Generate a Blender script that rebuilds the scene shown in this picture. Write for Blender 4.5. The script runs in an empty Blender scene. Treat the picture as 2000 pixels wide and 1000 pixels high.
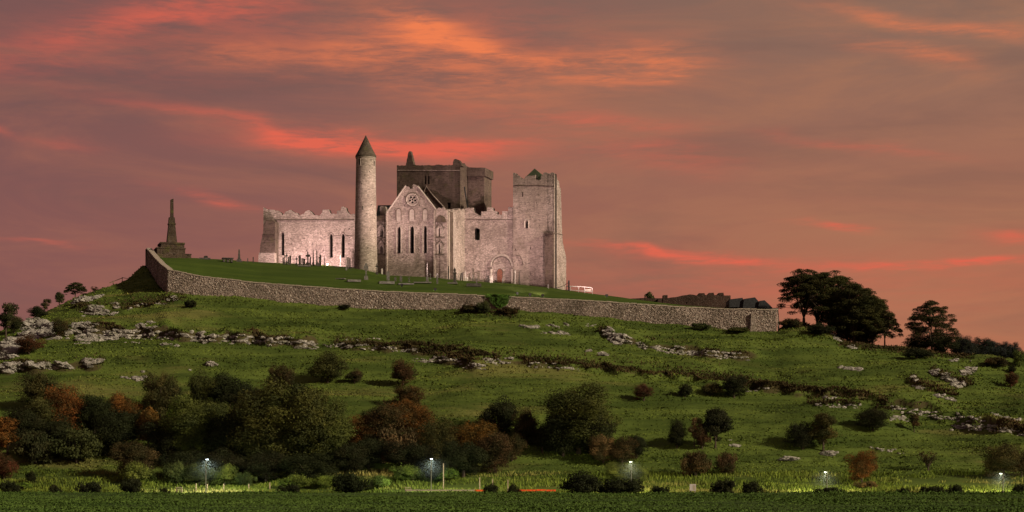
import bpy, bmesh, math, random
import numpy as np
from mathutils import Vector, Matrix
from mathutils.geometry import tessellate_polygon

random.seed(7)
RNG = np.random.default_rng(7)
scene = bpy.context.scene
COL = scene.collection
rad = math.radians

# ------------------------------------------------------------------ camera
F = 3738.0          # focal length in photo pixels (2000 px wide)
CZ = 2.0            # eye height above the near field
HV = 940.0          # photo row of the horizon
cam_data = bpy.data.cameras.new('camera')
cam = bpy.data.objects.new('camera', cam_data)
COL.objects.link(cam)
cam.location = (0, 0, CZ)
cam.rotation_euler = (rad(90), 0, 0)
cam_data.sensor_width = 36.0
cam_data.lens = 36.0 * F / 2000.0
cam_data.shift_y = (HV - 500.0) / 2000.0
cam_data.clip_start = 0.5
cam_data.clip_end = 20000
scene.camera = cam

# ------------------------------------------------------------------ colour management
vs = scene.view_settings
vs.view_transform = 'Standard'
vs.look = 'None'
vs.exposure = 0
vs.gamma = 1
vs.use_curve_mapping = False

# ------------------------------------------------------------------ sun
SUN_DIR = Vector((0.77, -0.44, 0.40)).normalized()      # towards the sun
sun_data = bpy.data.lights.new('sun', 'SUN')
sun_data.energy = 4.6
sun_data.angle = rad(2.0)
sun_data.color = (1.0, 0.82, 0.56)
sun = bpy.data.objects.new('sun', sun_data)
COL.objects.link(sun)
sun.rotation_euler = (-SUN_DIR).to_track_quat('-Z', 'Y').to_euler()
SUN_EL = math.asin(SUN_DIR.z)
SUN_AZ = math.atan2(SUN_DIR.x, SUN_DIR.y)

# ------------------------------------------------------------------ node helper
class NT:
    def __init__(self, tree):
        self.t = tree; self.n = tree.nodes; self.l = tree.links
    def new(self, typ, **kw):
        nd = self.n.new(typ)
        for k, v in kw.items():
            setattr(nd, k, v)
        return nd
    def link(self, a, b): self.l.new(a, b)
    def put(self, sock, v):
        if isinstance(v, bpy.types.NodeSocket): self.link(v, sock)
        elif v is not None:
            try: sock.default_value = v
            except Exception: sock.default_value = tuple(v) + (1.0,)
    def math(self, op, a, b=None, c=None, clamp=False):
        nd = self.new('ShaderNodeMath', operation=op); nd.use_clamp = clamp
        self.put(nd.inputs[0], a)
        if b is not None: self.put(nd.inputs[1], b)
        if c is not None: self.put(nd.inputs[2], c)
        return nd.outputs[0]
    def vmath(self, op, a, b=None):
        nd = self.new('ShaderNodeVectorMath', operation=op)
        self.put(nd.inputs[0], a)
        if b is not None: self.put(nd.inputs[1], b)
        return nd.outputs[0]
    def mix(self, fac, a, b, blend='MIX'):
        nd = self.new('ShaderNodeMix', data_type='RGBA', blend_type=blend)
        self.put(nd.inputs[0], fac)
        for i, v in ((6, a), (7, b)):
            if isinstance(v, bpy.types.NodeSocket): self.link(v, nd.inputs[i])
            else: nd.inputs[i].default_value = tuple(v)[:3] + (1.0,)
        return nd.outputs[2]
    def noise(self, vec, scale, detail=3, rough=0.5, dist=0.0):
        nd = self.new('ShaderNodeTexNoise')
        if vec is not None: self.link(vec, nd.inputs['Vector'])
        nd.inputs['Scale'].default_value = scale
        nd.inputs['Detail'].default_value = detail
        nd.inputs['Roughness'].default_value = rough
        nd.inputs['Distortion'].default_value = dist
        return nd.outputs['Fac']
    def rng(self, v, a, b, c=0.0, d=1.0, smooth=True):
        nd = self.new('ShaderNodeMapRange')
        nd.interpolation_type = 'SMOOTHSTEP' if smooth else 'LINEAR'
        self.put(nd.inputs['Value'], v)
        nd.inputs['From Min'].default_value = a; nd.inputs['From Max'].default_value = b
        nd.inputs['To Min'].default_value = c; nd.inputs['To Max'].default_value = d
        return nd.outputs['Result']
    def comb(self, x, y, z):
        nd = self.new('ShaderNodeCombineXYZ')
        self.put(nd.inputs[0], x); self.put(nd.inputs[1], y); self.put(nd.inputs[2], z)
        return nd.outputs[0]

# ------------------------------------------------------------------ world: sunset sky with lit cloud bands
world = bpy.data.worlds.new('World')
scene.world = world
world.use_nodes = True
wt = NT(world.node_tree)
wt.n.clear()
tc = wt.new('ShaderNodeTexCoord').outputs['Generated']
sep = wt.new('ShaderNodeSeparateXYZ'); wt.link(tc, sep.inputs[0])
dx, dy, dz = sep.outputs
AZ = wt.math('MULTIPLY', wt.math('ARCTAN2', dx, dy), F / 1000.0)
EL = wt.math('MULTIPLY', wt.math('ARCSINE', dz), F / 1000.0)
str_vec = wt.vmath('MULTIPLY', tc, (1.0, 1.0, 4.2))
w1 = wt.math('SUBTRACT', wt.noise(str_vec, 5.0, 4, 0.55), 0.5)
w2 = wt.math('SUBTRACT', wt.noise(wt.vmath('ADD', str_vec, (7.3, 1.1, 3.7)), 9.0, 4, 0.6), 0.5)
X = wt.math('ADD', AZ, wt.math('MULTIPLY', w1, 0.34))
E = wt.math('ADD', EL, wt.math('ADD', wt.math('MULTIPLY', w2, 0.085), wt.math('MULTIPLY', w1, 0.03)))
streak = wt.noise(wt.vmath('MULTIPLY', tc, (1.0, 1.0, 9.0)), 10.0, 6, 0.62, 0.4)
fine = wt.noise(wt.vmath('ADD', wt.vmath('MULTIPLY', tc, (1.0, 1.0, 5.5)), (3, 5, 1)), 22.0, 5, 0.6, 0.5)

wisp = wt.noise(wt.vmath('ADD', wt.vmath('MULTIPLY', tc, (1.0, 1.0, 7.0)), (1, 8, 2)), 55.0, 5, 0.65, 0.8)
def blob(u, v, ru, rv, ang, k):
    cx, ce = (u - 1000) / 1000.0, (HV - v) / 1000.0
    a = rad(ang); ca, sa = math.cos(a), math.sin(a)
    X0 = wt.math('SUBTRACT', X, cx); E0 = wt.math('SUBTRACT', E, ce)
    p = wt.math('ADD', wt.math('MULTIPLY', X0, ca * 1000 / ru), wt.math('MULTIPLY', E0, sa * 1000 / ru))
    q = wt.math('ADD', wt.math('MULTIPLY', X0, -sa * 1000 / rv), wt.math('MULTIPLY', E0, ca * 1000 / rv))
    r2 = wt.math('ADD', wt.math('MULTIPLY', p, p), wt.math('MULTIPLY', q, q))
    return wt.math('MULTIPLY', wt.math('EXPONENT', wt.math('MULTIPLY', r2, -1.0)), k)
def addall(lst):
    s = lst[0]
    for b in lst[1:]: s = wt.math('ADD', s, b)
    return s
SKYBLOBS_ORANGE = [
    (820, 72, 110, 26, -14, .62), (860, 120, 260, 70, -6, .24), (700, 120, 160, 26, 6, .36), (480, 120, 90, 20, 0, .32), (900, 160, 170, 40, -12, .36),
    (1010, 120, 130, 22, -10, .6), (1290, 135, 120, 34, 0, .75), (1340, 155, 40, 12, 10, .4), (1180, 150, 90, 30, 0, .35),
    (1770, 75, 150, 12, -12, .5), (1760, 140, 110, 26, -20, .42), (1900, 100, 70, 16, -10, .35),
    (600, 560, 10, 10, 0, .0)]
SKYBLOBS_RED = [
    (350, 45, 170, 36, 8, .38), (200, 95, 130, 30, 14, .25), (420, 20, 90, 24, 0, .25), (420, 90, 320, 80, 0, .16),
    (740, 290, 190, 15, -3, .95), (700, 290, 260, 30, -3, .3), (500, 266, 150, 16, -13, .42), (310, 232, 120, 14, -10, .2), (950, 290, 90, 11, 4, .55),
    (400, 394, 70, 14, -14, .4), (20, 296, 50, 10, -6, .3), (160, 300, 60, 9, 0, .18), (450, 410, 70, 12, -12, .25),
    (1250, 496, 130, 8, -4, .7), (1420, 511, 120, 10, -4, .7), (1850, 524, 240, 7, 1.5, .95), (1960, 480, 60, 10, -4, .5),
    (1630, 449, 60, 5, -7, .9), (1500, 560, 500, 60, 0, .2), (1120, 250, 240, 18, -5, .4), (1280, 310, 200, 20, -6, .35),
    (1700, 300, 160, 10, -8, .3), (60, 490, 80, 4, -2, .25), (1000, 70, 260, 60, 0, .15), (60, 150, 200, 30, 0, .22)]
m_or = addall([blob(*b) for b in SKYBLOBS_ORANGE if b[5] > 0])
m_rd = addall([blob(*b) for b in SKYBLOBS_RED])
mod = wt.rng(wt.math('ADD', wt.math('MULTIPLY', streak, 0.45), wt.math('ADD', wt.math('MULTIPLY', fine, 0.3), wt.math('MULTIPLY', wisp, 0.25))), 0.38, 0.62, 0.15, 1.35)
m_or = wt.math('MINIMUM', wt.math('MULTIPLY', m_or, mod), 1.0)
m_rd = wt.math('MINIMUM', wt.math('MULTIPLY', m_rd, mod), 1.0)
xr = wt.rng(AZ, -1.1, 1.1)
er = wt.rng(EL, 0.25, 1.05)
lo = wt.mix(xr, (0.235, 0.077, 0.066), (0.440, 0.145, 0.072))
hi = wt.mix(xr, (0.170, 0.080, 0.070), (0.235, 0.140, 0.096))
base = wt.mix(er, lo, hi)
base = wt.mix(wt.rng(EL, 1.1, 3.2), base, (0.085, 0.078, 0.11))
gen = wt.rng(wt.noise(wt.vmath('MULTIPLY', tc, (1.0, 1.0, 5.0)), 5.0, 9, 0.66, 0.9), 0.40, 0.70)
base = wt.mix(wt.math('MULTIPLY', gen, 0.60), base, wt.mix(xr, (0.35, 0.115, 0.070), (0.42, 0.175, 0.085)))
drk = wt.rng(wt.noise(wt.vmath('ADD', wt.vmath('MULTIPLY', tc, (1.0, 1.0, 6.0)), (9, 2, 4)), 6.5, 5, 0.55, 0.4), 0.44, 0.70)
base = wt.mix(wt.math('MULTIPLY', drk, 0.32), base, (0.135, 0.074, 0.062))
sky = wt.mix(m_rd, base, (0.74, 0.120, 0.062))
sky = wt.mix(m_or, sky, (0.86, 0.205, 0.068))
bg1 = wt.new('ShaderNodeBackground'); wt.link(sky, bg1.inputs[0]); bg1.inputs[1].default_value = 0.97
nish = wt.new('ShaderNodeTexSky'); nish.sky_type = 'NISHITA'; nish.sun_disc = False
nish.sun_elevation = SUN_EL; nish.sun_rotation = SUN_AZ
bg2 = wt.new('ShaderNodeBackground'); wt.link(nish.outputs[0], bg2.inputs[0]); bg2.inputs[1].default_value = 0.004
adds = wt.new('ShaderNodeAddShader'); wt.link(bg1.outputs[0], adds.inputs[0]); wt.link(bg2.outputs[0], adds.inputs[1])
wo = wt.new('ShaderNodeOutputWorld'); wt.link(adds.outputs[0], wo.inputs[0])

# ------------------------------------------------------------------ object helpers
def tag(o, label=None, cat=None, group=None, kind=None):
    if label: o['label'] = label
    if cat: o['category'] = cat
    if group: o['group'] = group
    if kind: o['kind'] = kind
    return o
def empty(name, loc=(0, 0, 0), rz=0.0):
    o = bpy.data.objects.new(name, None); COL.objects.link(o)
    o.empty_display_size = 0.5
    o.location = loc; o.rotation_euler = (0, 0, rz)
    return o
def link_mesh(name, me, mat, parent=None, inv=None):
    o = bpy.data.objects.new(name, me); COL.objects.link(o)
    if mat and not me.materials: me.materials.append(mat)
    if parent is not None: o.parent = parent
    return o
def mesh_np(name, V, Fc, var=None, smooth=False):
    V = np.asarray(V, dtype=np.float32); Fc = np.asarray(Fc, dtype=np.int32)
    k = Fc.shape[1]; nf = Fc.shape[0]
    me = bpy.data.meshes.new(name)
    me.vertices.add(len(V)); me.vertices.foreach_set('co', V.ravel())
    me.loops.add(nf * k); me.loops.foreach_set('vertex_index', Fc.ravel())
    me.polygons.add(nf)
    me.polygons.foreach_set('loop_start', np.arange(0, nf * k, k, dtype=np.int32))
    me.polygons.foreach_set('loop_total', np.full(nf, k, dtype=np.int32))
    if smooth: me.polygons.foreach_set('use_smooth', np.ones(nf, dtype=bool))
    if var is not None:
        a = me.attributes.new('var', 'FLOAT', 'FACE'); a.data.foreach_set('value', np.asarray(var, dtype=np.float32))
    me.update(calc_edges=True)
    return me

class MB:
    """collects simple solids and builds them as ONE mesh"""
    def __init__(self): self.v = []; self.f = []
    def add(self, vs_, fs_):
        o = len(self.v); self.v += [tuple(p) for p in vs_]; self.f += [tuple(i + o for i in f) for f in fs_]
    def box(self, c, s, rz=0.0, taper=1.0, jit=0.0):
        ca, sa = math.cos(rz), math.sin(rz); vs_ = []
        for k in (0, 1):
            t = taper if k else 1.0
            for sx, sy in ((-1, -1), (1, -1), (1, 1), (-1, 1)):
                x, y = sx * s[0] / 2 * t, sy * s[1] / 2 * t
                z = (k - 0.5) * s[2]
                j = [random.uniform(-jit, jit) for _ in range(3)] if jit else (0, 0, 0)
                vs_.append((c[0] + x * ca - y * sa + j[0], c[1] + x * sa + y * ca + j[1], c[2] + z + j[2]))
        self.add(vs_, [(3, 2, 1, 0), (4, 5, 6, 7), (0, 1, 5, 4), (1, 2, 6, 5), (2, 3, 7, 6), (3, 0, 4, 7)])
    def tube(self, pts, rs, n=6, cap=True):
        pts = [Vector(p) for p in pts]; o = len(self.v)
        for i, p in enumerate(pts):
            d = (pts[min(i + 1, len(pts) - 1)] - pts[max(i - 1, 0)]).normalized()
            a = d.orthogonal().normalized() if abs(d.z) < 0.9 else Vector((1, 0, 0)).cross(d).normalized()
            b = d.cross(a)
            for k in range(n):
                t = 2 * math.pi * k / n
                self.v.append(tuple(p + (a * math.cos(t) + b * math.sin(t)) * rs[i]))
        for i in range(len(pts) - 1):
            for k in range(n):
                self.f.append((o + i * n + k, o + i * n + (k + 1) % n, o + (i + 1) * n + (k + 1) % n, o + (i + 1) * n + k))
        if cap:
            self.f.append(tuple(o + k for k in reversed(range(n))))
            self.f.append(tuple(o + (len(pts) - 1) * n + k for k in range(n)))
    def lathe(self, prof, n=16, c=(0, 0, 0)):
        o = len(self.v)
        for r, z in prof:
            for k in range(n):
                t = 2 * math.pi * k / n
                self.v.append((c[0] + r * math.cos(t), c[1] + r * math.sin(t), c[2] + z))
        for i in range(len(prof) - 1):
            for k in range(n):
                self.f.append((o + i * n + k, o + i * n + (k + 1) % n, o + (i + 1) * n + (k + 1) % n, o + (i + 1) * n + k))
        self.f.append(tuple(o + k for k in reversed(range(n))))
        self.f.append(tuple(o + (len(prof) - 1) * n + k for k in range(n)))
    def prism(self, poly, y0, y1):
        """poly in (x,z), extruded along y"""
        n = len(poly)
        vs_ = [(x, y0, z) for x, z in poly] + [(x, y1, z) for x, z in poly]
        fs_ = [tuple(range(n)), tuple(reversed(range(n, 2 * n)))] + [(i, i + n, (i + 1) % n + n, (i + 1) % n) for i in range(n)]
        self.add(vs_, fs_)
    def mesh(self, name, smooth=False):
        me = bpy.data.meshes.new(name); me.from_pydata(self.v, [], self.f)
        if smooth:
            for p in me.polygons: p.use_smooth = True
        me.update(); return me
    def build(self, name, mat, parent=None, smooth=False):
        return link_mesh(name, self.mesh(name, smooth), mat, parent)

# ------------------------------------------------------------------ numpy noise
def _hash(ix, iy, seed):
    h = (ix.astype(np.int64) * 374761393 + iy.astype(np.int64) * 668265263 + seed * 1442695041) & 0x7fffffff
    h = ((h ^ (h >> 13)) * 1274126177) & 0x7fffffff
    h = h ^ (h >> 16)
    return (h & 0xffff) / 65535.0
def vnoise(x, y, seed=0):
    x0 = np.floor(x); y0 = np.floor(y); fx = x - x0; fy = y - y0
    fx = fx * fx * (3 - 2 * fx); fy = fy * fy * (3 - 2 * fy)
    a = _hash(x0, y0, seed); b = _hash(x0 + 1, y0, seed); c = _hash(x0, y0 + 1, seed); d = _hash(x0 + 1, y0 + 1, seed)
    return (a * (1 - fx) + b * fx) * (1 - fy) + (c * (1 - fx) + d * fx) * fy - 0.5
def fbm(x, y, seed=0, oc=4):
    s = 0; a = 1.0
    for i in range(oc):
        s = s + a * vnoise(x * 2 ** i + 17.3 * i, y * 2 ** i - 9.1 * i, seed + i); a *= 0.5
    return s

# ------------------------------------------------------------------ terrain
# enclosure wall line: (u, Y, v_top, v_base)
WALL_FRONT = [(328, 355, 527, 574), (400, 354.5, 541, 577), (500, 354, 552.5, 585), (625, 353, 562, 599), (700, 352.5, 567, 603),
              (750, 352, 570, 605.5), (850, 351.5, 573.5, 606), (925, 351, 577, 604), (1000, 351, 581, 606), (1125, 350.5, 586, 615),
              (1250, 350, 594.5, 630), (1345, 350, 601, 637), (1375, 350, 602.5, 641), (1440, 349.5, 604.5, 647), (1517, 349, 605.5, 651)]
WALL_LEFT = [(287, 387, 486, 510), (293, 381, 493, 520), (303, 372, 505, 538), (315, 363, 517, 558), (328, 355, 527, 574)]
wf = np.array(WALL_FRONT, float); wl = np.array(WALL_LEFT, float)

def zfrom(v, Y): return CZ + (HV - v) * Y / F
# columns for the outer ground
OUT = []   # u, Y1, z1, Y2, z2, Y3,z3, Y4,z4
def outcol(u, Y1, v1, Y2, v2, inside=False):
    z1 = zfrom(v1, Y1); z2 = z1 if inside and v2 is None else zfrom(v2, Y2)
    if inside: OUT.append((u, Y1, z1, Y2, z2, 430, z2 - 0.5, 520, 12.0))
    else: OUT.append((u, Y1, z1, Y2, z2, Y2 + 18, z2 - 3.0, Y2 + 140, 6.0))
for c in [(-900, 290, 905, 310, 900), (-400, 305, 800, 325, 790), (-150, 320, 725, 336, 712), (0, 330, 668, 346, 644), (60, 338, 642, 356, 622),
          (110, 345, 620, 363, 597), (165, 350, 602, 371, 575), (200, 352, 596, 375, 562), (240, 353, 590, 381, 551), (262, 354, 585, 385, 533),
          (284, 355, 580, 388, 510)]:
    outcol(*c)
outcol(287, 355, 580, 388, 510, True)
outcol(303, 355, 578, 373, 538, True)
outcol(315, 355, 576, 364, 558, True)
for u, Y, vt, vb in WALL_FRONT: outcol(u, Y - 0.5, vb, Y + 4, None, True)
for c in [(1526, 347.5, 650, 354, 632), (1556, 345, 650, 358, 627), (1584, 344, 655, 358, 637), (1617, 342, 664, 357, 647), (1645, 340, 676, 353, 664),
          (1682, 338, 686, 351, 673), (1752, 335, 695, 347, 679), (1794, 333, 700, 345, 684), (1822, 332, 704, 344, 688), (1869, 330, 712, 342, 696),
          (1914, 328, 714, 341, 699), (1948, 326, 722, 339, 706), (2000, 324, 726, 337, 710), (2200, 320, 750, 333, 735), (2700, 310, 810, 325, 800), (3400, 300, 880, 315, 875)]:
    outcol(*c)
OUT = np.array(OUT)
UG = np.arange(-900, 3401, 4.0)
YG = np.arange(80, 540, 0.5)
cols = [np.interp(UG, OUT[:, 0], OUT[:, k]) for k in range(1, 9)]
FIXED_Y = [80, 120, 190, 215, 227, 244, 252, 264]
FIXED_Z = [0, 0.0, .50, .70, .15, .15, .95, 3.1]
G = np.zeros((len(UG), len(YG)))
for i in range(len(UG)):
    Ys = FIXED_Y + [cols[0][i], cols[2][i], cols[4][i], cols[6][i]]
    Zs = FIXED_Z + [cols[1][i], cols[3][i], cols[5][i], cols[7][i]]
    G[i] = np.interp(YG, Ys, Zs)
def blur(A, k, ax):
    pad = [(0, 0), (0, 0)]; pad[ax] = (k, k)
    P = np.pad(A, pad, mode='edge'); c = np.cumsum(P, axis=ax)
    z = np.zeros_like(np.take(c, [0], axis=ax)); c = np.concatenate([z, c], axis=ax)
    n = 2 * k + 1
    if ax == 0: return (c[n:, :] - c[:-n, :]) / n
    return (c[:, n:] - c[:, :-n]) / n
G0 = G.copy()
for _ in range(2):
    G = blur(G, 3, 1); G = blur(G, 2, 0)
# soft swell
wgt = np.clip((YG - 262) / 20, 0, 1)[None, :] * np.clip((350 - YG) / 12, 0, 1)[None, :]
UU, YY = np.meshgrid(UG, YG, indexing='ij'); XX = (UU - 1000) * YY / F
G += wgt * (fbm(XX / 22, YY / 16, 3, 3) * 2.2)

# ledges: polyline in photo coords, drop in m
LEDGES = [
    ([(120, 662), (200, 657), (270, 661), (330, 665), (400, 670), (480, 674), (560, 679), (620, 682)], 2.3),
    ([(650, 684), (690, 686), (720, 688), (800, 693), (870, 712), (950, 724)], 1.3),
    ([(800, 688), (900, 702), (1000, 716), (1130, 726), (1300, 742), (1460, 758)], 1.0),
    ([(1170, 660), (1215, 673), (1300, 691), (1380, 700), (1470, 708)], 1.6),
    ([(1440, 765), (1600, 778), (1700, 792), (1780, 806), (1880, 830), (2010, 858)], 1.4),
    ([(1580, 798), (1690, 802), (1790, 818), (1900, 842), (2010, 860)], 0.8),
    ([(0, 728), (60, 729), (130, 726), (200, 722)], 1.5),
    ([(1820, 735), (1860, 755), (1900, 762)], 1.0),
    ([(1770, 745), (1800, 768), (1870, 788)], 0.8),
    ([(140, 612), (230, 616), (330, 600), (360, 592)], 0.9),
    ([(200, 800), (400, 806)], 0.0),
    ([(1010, 645), (1110, 650), (1160, 662)], 0.5),
    ([(1690, 882), (1770, 890)], 0.5), ([(1000, 820), (1500, 845), (1700, 850)], 0.35), ([(1100, 690), (1500, 735), (1700, 760)], 0.35),
    ([(350, 620), (700, 640), (1000, 660)], 0.45), ([(420, 600), (800, 622), (1100, 640)], 0.35), ([(200, 700), (600, 725), (800, 740)], 0.4),
    ([(1250, 880), (1600, 905), (1990, 900)], 0.4),
]
vgrid = HV - (G - CZ) * F / YG[None, :]
for pl, h in LEDGES:
    pl = np.array(pl, float)
    sel = np.where((UG >= pl[0, 0] - 20) & (UG <= pl[-1, 0] + 20))[0]
    for i in sel:
        vv = np.interp(UG[i], pl[:, 0], pl[:, 1]) + 3 * math.sin(UG[i] * 0.11) + 2 * math.sin(UG[i] * 0.037)
        js = np.where(vgrid[i, 300:] <= vv)[0]
        if len(js) == 0: continue
        Yl = YG[300 + js[0]]
        fade = min(1, (UG[i] - pl[0, 0] + 20) / 40, (pl[-1, 0] + 20 - UG[i]) / 40)
        s = np.clip((YG - Yl + 0.4) / 1.1, 0, 1); s = s * s * (3 - 2 * s)
        G[i] += h * fade * s * np.exp(-np.maximum(YG - Yl, 0) / 7.0) * (0.85 + 0.2 * math.sin(UG[i] * 0.043))

def H(x, y):
    x = np.asarray(x, float); y = np.asarray(y, float)
    yc = np.clip(y, 80, 539.4)
    u = np.clip(1000 + F * x / yc, -900, 3396)
    fu = (u + 900) / 4.0; fy = (yc - 80) / 0.5
    iu = np.clip(fu.astype(int), 0, len(UG) - 2); iy = np.clip(fy.astype(int), 0, len(YG) - 2)
    a = fu - iu; b = fy - iy
    z = (G[iu, iy] * (1 - a) + G[iu + 1, iy] * a) * (1 - b) + (G[iu, iy + 1] * (1 - a) + G[iu + 1, iy + 1] * a) * b
    hillw = np.clip((y - 255) / 12, 0, 1)
    # sheep terraces following the slope and small lumps
    ph = z * 1.35 + 1.3 * fbm(x / 26, y / 12, 5, 4)
    ripple = (np.abs((ph % 1.0) - 0.5) * 2) ** 1.6
    z = z + hillw * (0.17 * ripple * (0.8 + 1.3 * (vnoise(x / 18, y / 9, 9) + 0.5)) + 0.22 * fbm(x / 6.5, y / 2.4, 11, 3))
    z = z + (1 - hillw) * (0.16 * fbm(x / 9, y / 16, 13, 4))
    far = np.clip((y - 539) / 500, 0, 1)
    z = z * (1 - far)
    return z

# lawn inside the wall: rows (Y, v) per u
LAWN_E = [(284, 392, 500), (330, 389, 503), (375, 391, 503.5), (430, 395, 506), (510, 414, 512.5), (600, 411, 516), (693, 407, 522), (715, 396, 528),
          (757, 398, 538), (850, 394, 542), (872, 394, 545), (910, 402, 548.5), (1000, 399.5, 554), (1082, 395, 563), (1105, 396, 567), (1180, 392, 577),
          (1250, 386, 587), (1340, 374, 598), (1430, 362, 602.5), (1516, 352, 604)]
le = np.array(LAWN_E, float)
wall_all = np.array([(w[0], w[1], w[2]) for w in WALL_LEFT[:-1]] + [(w[0], w[1], w[2]) for w in WALL_FRONT], float)
LU = np.arange(284, 1518, 3.0)
d_Y = np.interp(LU, wall_all[:, 0], wall_all[:, 1]) + 0.45
d_Z = CZ + (HV - np.interp(LU, wall_all[:, 0], wall_all[:, 2])) * d_Y / F - 0.12
e_Y = np.maximum(np.interp(LU, le[:, 0], le[:, 1]), d_Y + 2)
e_Z = CZ + (HV - np.interp(LU, le[:, 0], le[:, 2])) * e_Y / F
TL = np.concatenate([np.linspace(0, 1, 71), 1 + np.linspace(0.02, 1, 30)])
def lawn_row(t, dY, dZ, eY, eZ, u):
    if t <= 1: return dY + (eY - dY) * t, dZ + (eZ - dZ) * (t + 0.10 * math.sin(math.pi * t))
    k = t - 1
    return eY + 40 * k, eZ - 7.0 * k * k - 0.5 * k
def lawn_point(u, v):
    dY = float(np.interp(u, LU, d_Y)); dZ = float(np.interp(u, LU, d_Z)); eY = float(np.interp(u, LU, e_Y)); eZ = float(np.interp(u, LU, e_Z))
    for i in range(1001):
        Y, z = lawn_row(i / 1000, dY, dZ, eY, eZ, u)
        if HV - (z - CZ) * F / Y <= v: break
    return Vector(((u - 1000) * Y / F, Y, z))
def lawn_z(x, y):
    u = 1000 + F * x / y
    dY = float(np.interp(u, LU, d_Y)); dZ = float(np.interp(u, LU, d_Z)); eY = float(np.interp(u, LU, e_Y)); eZ = float(np.interp(u, LU, e_Z))
    t = (y - dY) / (eY - dY)
    if t > 1: t = 1 + (y - eY) / 40
    return lawn_row(max(t, 0), dY, dZ, eY, eZ, u)[1]

_YS = np.arange(225, 420, 0.2)
def ground(u, v):
    """where the sight line of photo point (u, v) meets the outer ground"""
    x = (u - 1000) * _YS / F
    z = H(x, _YS); vv = HV - (z - CZ) * F / _YS
    js = np.where(vv <= v)[0]
    j = js[0] if len(js) else int(np.argmin(vv))
    return Vector((x[j], _YS[j], z[j]))
def ground_many(us, vs_):
    X_ = (us[:, None] - 1000) * _YS[None, ::2] / F
    Z_ = H(X_, np.broadcast_to(_YS[None, ::2], X_.shape)); VV = HV - (Z_ - CZ) * F / _YS[None, ::2]
    ok = VV <= vs_[:, None]
    j = np.argmax(ok, axis=1); good = ok.any(axis=1)
    r = np.arange(len(us))
    return X_[r, j], _YS[::2][j], Z_[r, j], good

# ------------------------------------------------------------------ materials
def new_mat(name):
    m = bpy.data.materials.new(name); m.use_nodes = True
    t = NT(m.node_tree); t.n.clear()
    return m, t
def finish(t, col, rough=0.85, normal=None, spec=0.2, extra=None):
    b = t.new('ShaderNodeBsdfPrincipled')
    t.put(b.inputs['Base Color'], col if isinstance(col, bpy.types.NodeSocket) else tuple(col)[:3] + (1,))
    t.put(b.inputs['Roughness'], rough)
    b.inputs['Specular IOR Level'].default_value = spec
    if normal is not None: t.link(normal, b.inputs['Normal'])
    o = t.new('ShaderNodeOutputMaterial')
    t.link(b.outputs[0], o.inputs[0])
    return b
def bump(t, h, strength=0.6, dist=0.1):
    nd = t.new('ShaderNodeBump'); nd.inputs['Strength'].default_value = strength; nd.inputs['Distance'].default_value = dist
    t.link(h, nd.inputs['Height']); return nd.outputs[0]
def plain(name, col, rough=0.8, var=0.25, scale=3.0, metallic=0.0):
    m, t = new_mat(name)
    p = t.new('ShaderNodeTexCoord').outputs['Object']
    n = t.noise(p, scale, 4, 0.6)
    c = t.mix(t.rng(n, 0.3, 0.7), tuple(k * (1 - var) for k in col), tuple(min(1, k * (1 + var)) for k in col))
    b = finish(t, c, rough, bump(t, n, 0.3, 0.02)); b.inputs['Metallic'].default_value = metallic
    return m
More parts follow.
